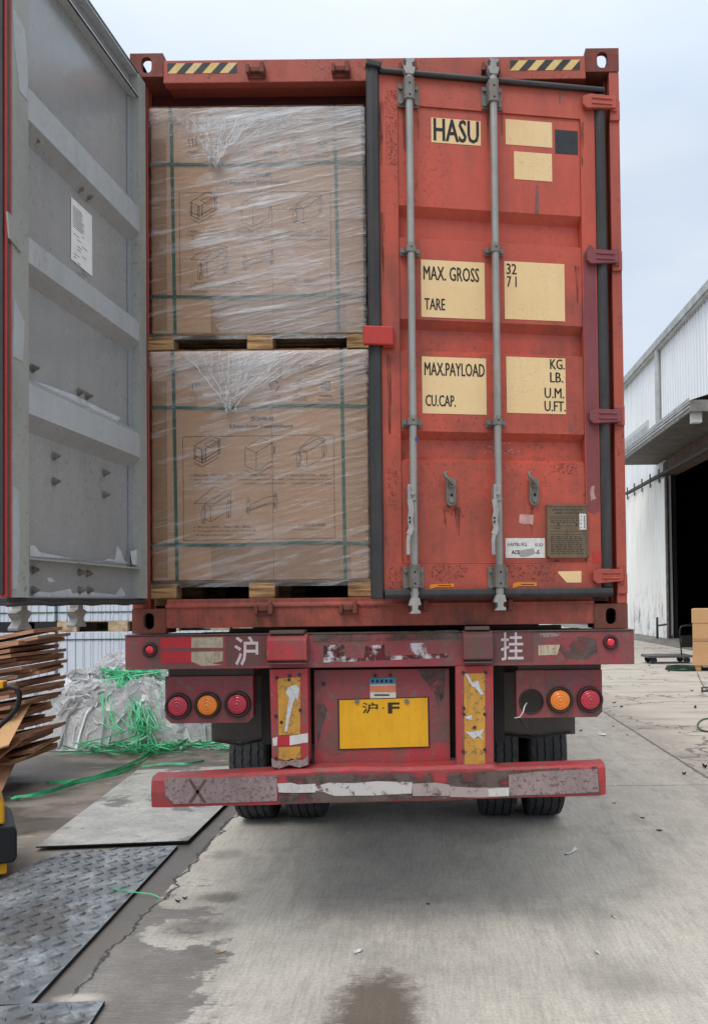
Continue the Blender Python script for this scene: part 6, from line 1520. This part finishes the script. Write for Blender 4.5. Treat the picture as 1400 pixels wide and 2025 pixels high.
# big carton on pallet
by_ = onZ(1385, 1327).y; c0 = onY(1367, 1250, by_).x; ct = onY(1380, 1204, by_).z; cs = onY(1380, 1232, by_).z; cb_ = onY(1380, 1298, by_).z
bc = thing('big_carton', 'large plain brown carton with a lid at the right edge', 'carton', (c0+.75, by_+.6, .13))
FB = Frame((c0, by_, 0), (.945, -.327, 0))     # stands slightly turned
m = MB(FB); m.box(.015, 1.5, 0, 1.2, .13, cs); m.box(.005, 1.51, -.01, 1.21, .13, cb_); m.box(.0149, 1.5, -.0115, -.0101, (cs+cb_)/2-.03, (cs+cb_)/2+.03, 1); m.build('carton', [M['card_new'], M['tape']], bc, .008)
m = MB(FB); m.box(0, 1.515, -.015, 1.215, cs, ct); m.build('lid', M['card_new'], bc, .01)
wp = pallet('wooden_pallet', 'wooden pallet under the large plain carton at the right edge', .02, 1.5, 0, 1.2, .001, .128, [.12,.76,1.4], .14, M['wood'])
wp.rotation_euler = (0, 0, math.atan2(-.327, .945)); wp.location = FB.M @ Vector((.76, .6, .001))
# coil of green strap on the ground
M['coil'] = flat('coil_green', (40,84,58), .4, var=.15)
q = onZ(1350, 1325); m = MB()
for k in range(16):
    r_ = .36+.012*(k % 4)-.02*(k//8); z_ = .012+.011*(k//2)
    m.tube([(q.x+r_*math.cos(a*2*math.pi/28)*(1+.02*math.sin(a+k)), q.y+r_*math.sin(a*2*math.pi/28), z_+.004*math.sin(a*.9+k)) for a in range(29)], .008, 5)
solo(m, 'strap_coil', M['coil'], 'round coil of dark green strapping lying in front of the trolley', 'strap coil', base=(q.x,q.y,0))
# cable and small frame at the far right
m = MB(); m.tube(spl([onZ(x, y, .01) for x, y in ((1420,1420),(1392,1422),(1379,1432),(1386,1444),(1420,1450))], 8), .012, 6); solo(m, 'cable_loop', M['coil'], 'grey green cable looping onto the cracked slab at the right edge', 'cable')
m = MB(); m.tube(spl([onZ(x, y, .012) for x, y in ((1378,1330),(1384,1345),(1392,1358),(1402,1366))], 6), .007, 6); m.tube([onZ(1386,1366,.02), onZ(1440,1366,.02)], .02, 6); m.tube([onZ(1386,1360,.16), onZ(1440,1356,.16)], .014, 6); m.tube([onZ(1387,1366,.02), onZ(1388,1360,.16)], .014, 6)
solo(m, 'metal_stand', M['under'], 'small dark metal stand with a thin wire lying below the big carton', 'stand')
# litter
M['leaf'] = flat('leaf_dry', (60,54,50), .8, var=.25); M['white_scrap'] = flat('paper_scrap', (226,226,222), .8, var=.05)
M['cig_f'] = flat('cigarette_filter', (206,150,88), .8); M['cig_w'] = flat('cigarette_paper', (220,214,200), .8)
rr = random.Random(11)
def leaf(x, y, s_, lab_, mat='leaf', curl=.5, grp='dry leaves and bits on the concrete'):
    q = onZ(x, y); a = rr.uniform(0, 6.28); m = MB(); n = 6; vs = []
    for i in range(n+1):
        u = i/n; w_ = math.sin(math.pi*min(1, u*.92+.04))*.32*s_; z_ = .004+curl*s_*.35*(2*u-1)**2
        for j in (-1, 0, 1): px, py = (u-.5)*s_, j*w_; vs.append((q.x+px*math.cos(a)-py*math.sin(a), q.y+px*math.sin(a)+py*math.cos(a), z_+abs(j)*curl*s_*.22))
    f = [(i*3+j, i*3+j+1, i*3+j+4, i*3+j+3) for i in range(n) for j in range(2)]
    m.add(vs, f); m.add([(v[0], v[1], v[2]-.0015) for v in vs], [g_[::-1] for g_ in f])
    solo(m, 'dry_leaf' if mat == 'leaf' else 'paper_scrap', M[mat], lab_, 'leaf' if mat == 'leaf' else 'scrap', base=(q.x, q.y, 0), group=grp)
leaf(1303, 1643, .045, 'dark oval leaf lying alone on the lane right of the bumper shadow', curl=.2)
leaf(1352, 1532, .05, 'curled dark leaf just above the cross joint near the cracked slabs', curl=.9)
leaf(1270, 1618, .035, 'small flat brown leaf on the lane between joint and oval leaf', curl=.2)
leaf(1214, 1589, .028, 'small dark leaf just right of the bumper end', curl=.3)
leaf(1214, 1391, .06, 'dark curled leaf on the cracked slabs left of its neighbour', curl=.9)
leaf(1228, 1399, .06, 'dark curled leaf on the cracked slabs beside the lane joint', curl=.9)
leaf(1374, 1401, .07, 'dark upright leaf on the cracked slabs near the right edge', curl=1.1)
leaf(1367, 1367, .06, 'dark leaf on the cracked slabs left of the metal stand', curl=.8)
leaf(1341, 1374, .05, 'thin brown leaf on the cracked slabs in front of the coil', curl=.2)
leaf(1322, 1329, .06, 'dark leaf lying against the green strap coil', curl=.9); leaf(1283, 1317, .06, 'dark leaf under the trolley front wheel', curl=.9)
leaf(1393, 1519, .07, 'dark upright leaf at the right edge by the lane joint', curl=1.0)
leaf(1148, 1446, .05, 'brown leaf on the lane just right of the mud flap', curl=.7); leaf(1212, 1437, .045, 'flat brown leaf on the lane beyond the bumper', curl=.3); leaf(1240, 1454, .04, 'tiny flat leaf on the lane near the joint line', curl=.2)
leaf(366, 1779, .028, 'small dark lump beside the ragged crack', curl=.9); leaf(352, 1785, .03, 'second dark lump left of the other by the crack', curl=.9)
leaf(846, 1790, .02, 'tiny dark bit in the middle of the lane', curl=.9)
def scrap(pts, lab_, mat='white_scrap'):
    m = MB(); q = [onZ(x, y, .006+.008*(i % 2)) for i, (x, y) in enumerate(pts)]; k = len(q)
    m.add([tuple(v) for v in q]+[(v.x, v.y, v.z-.003) for v in q], [tuple(range(k)), tuple(range(2*k-1,k-1,-1))]+[(i+k,(i+1)%k+k,(i+1)%k,i) for i in range(k)]); solo(m, 'paper_scrap', M[mat], lab_, 'scrap')
scrap([(1117,1686),(1128,1684),(1132,1675),(1136,1674),(1141,1679),(1133,1684),(1127,1687),(1118,1688)], 'torn white paper scrap on the lane below the right bumper end')
scrap([(700,1880),(708,1876),(716,1875),(714,1879),(706,1883),(700,1884)], 'small white scrap just above the brown oil stain')
scrap([(1178,1449),(1188,1449),(1200,1451),(1196,1454),(1184,1453)], 'flat white scrap lying on the lane right of the mud flap')
scrap([(1176,1877),(1184,1882),(1186,1886),(1178,1881)], 'thin white sliver on the grey stain at the lower right')
scrap([(26,1951),(32,1951),(33,1956),(25,1957)], 'white speck on the lower end of the large checker plate')
def cig(x0, y0, x1, y1, lab_):
    a, b = onZ(x0, y0, .005), onZ(x1, y1, .005); c_ = a.lerp(b, .4); m = MB(); m.cyl(a, c_, .004, 8, mat=0); m.cyl(c_, b, .004, 8, mat=1)
    solo(m, 'cigarette_butt', [M['cig_f'], M['cig_w']], lab_, 'cigarette butt', group='cigarette butts')
cig(429,1884,448,1879,'cigarette butt on the lane edge beside the grey mud smear'); cig(1208,1810,1218,1815,'cigarette butt on the clean lane above the grey stain')
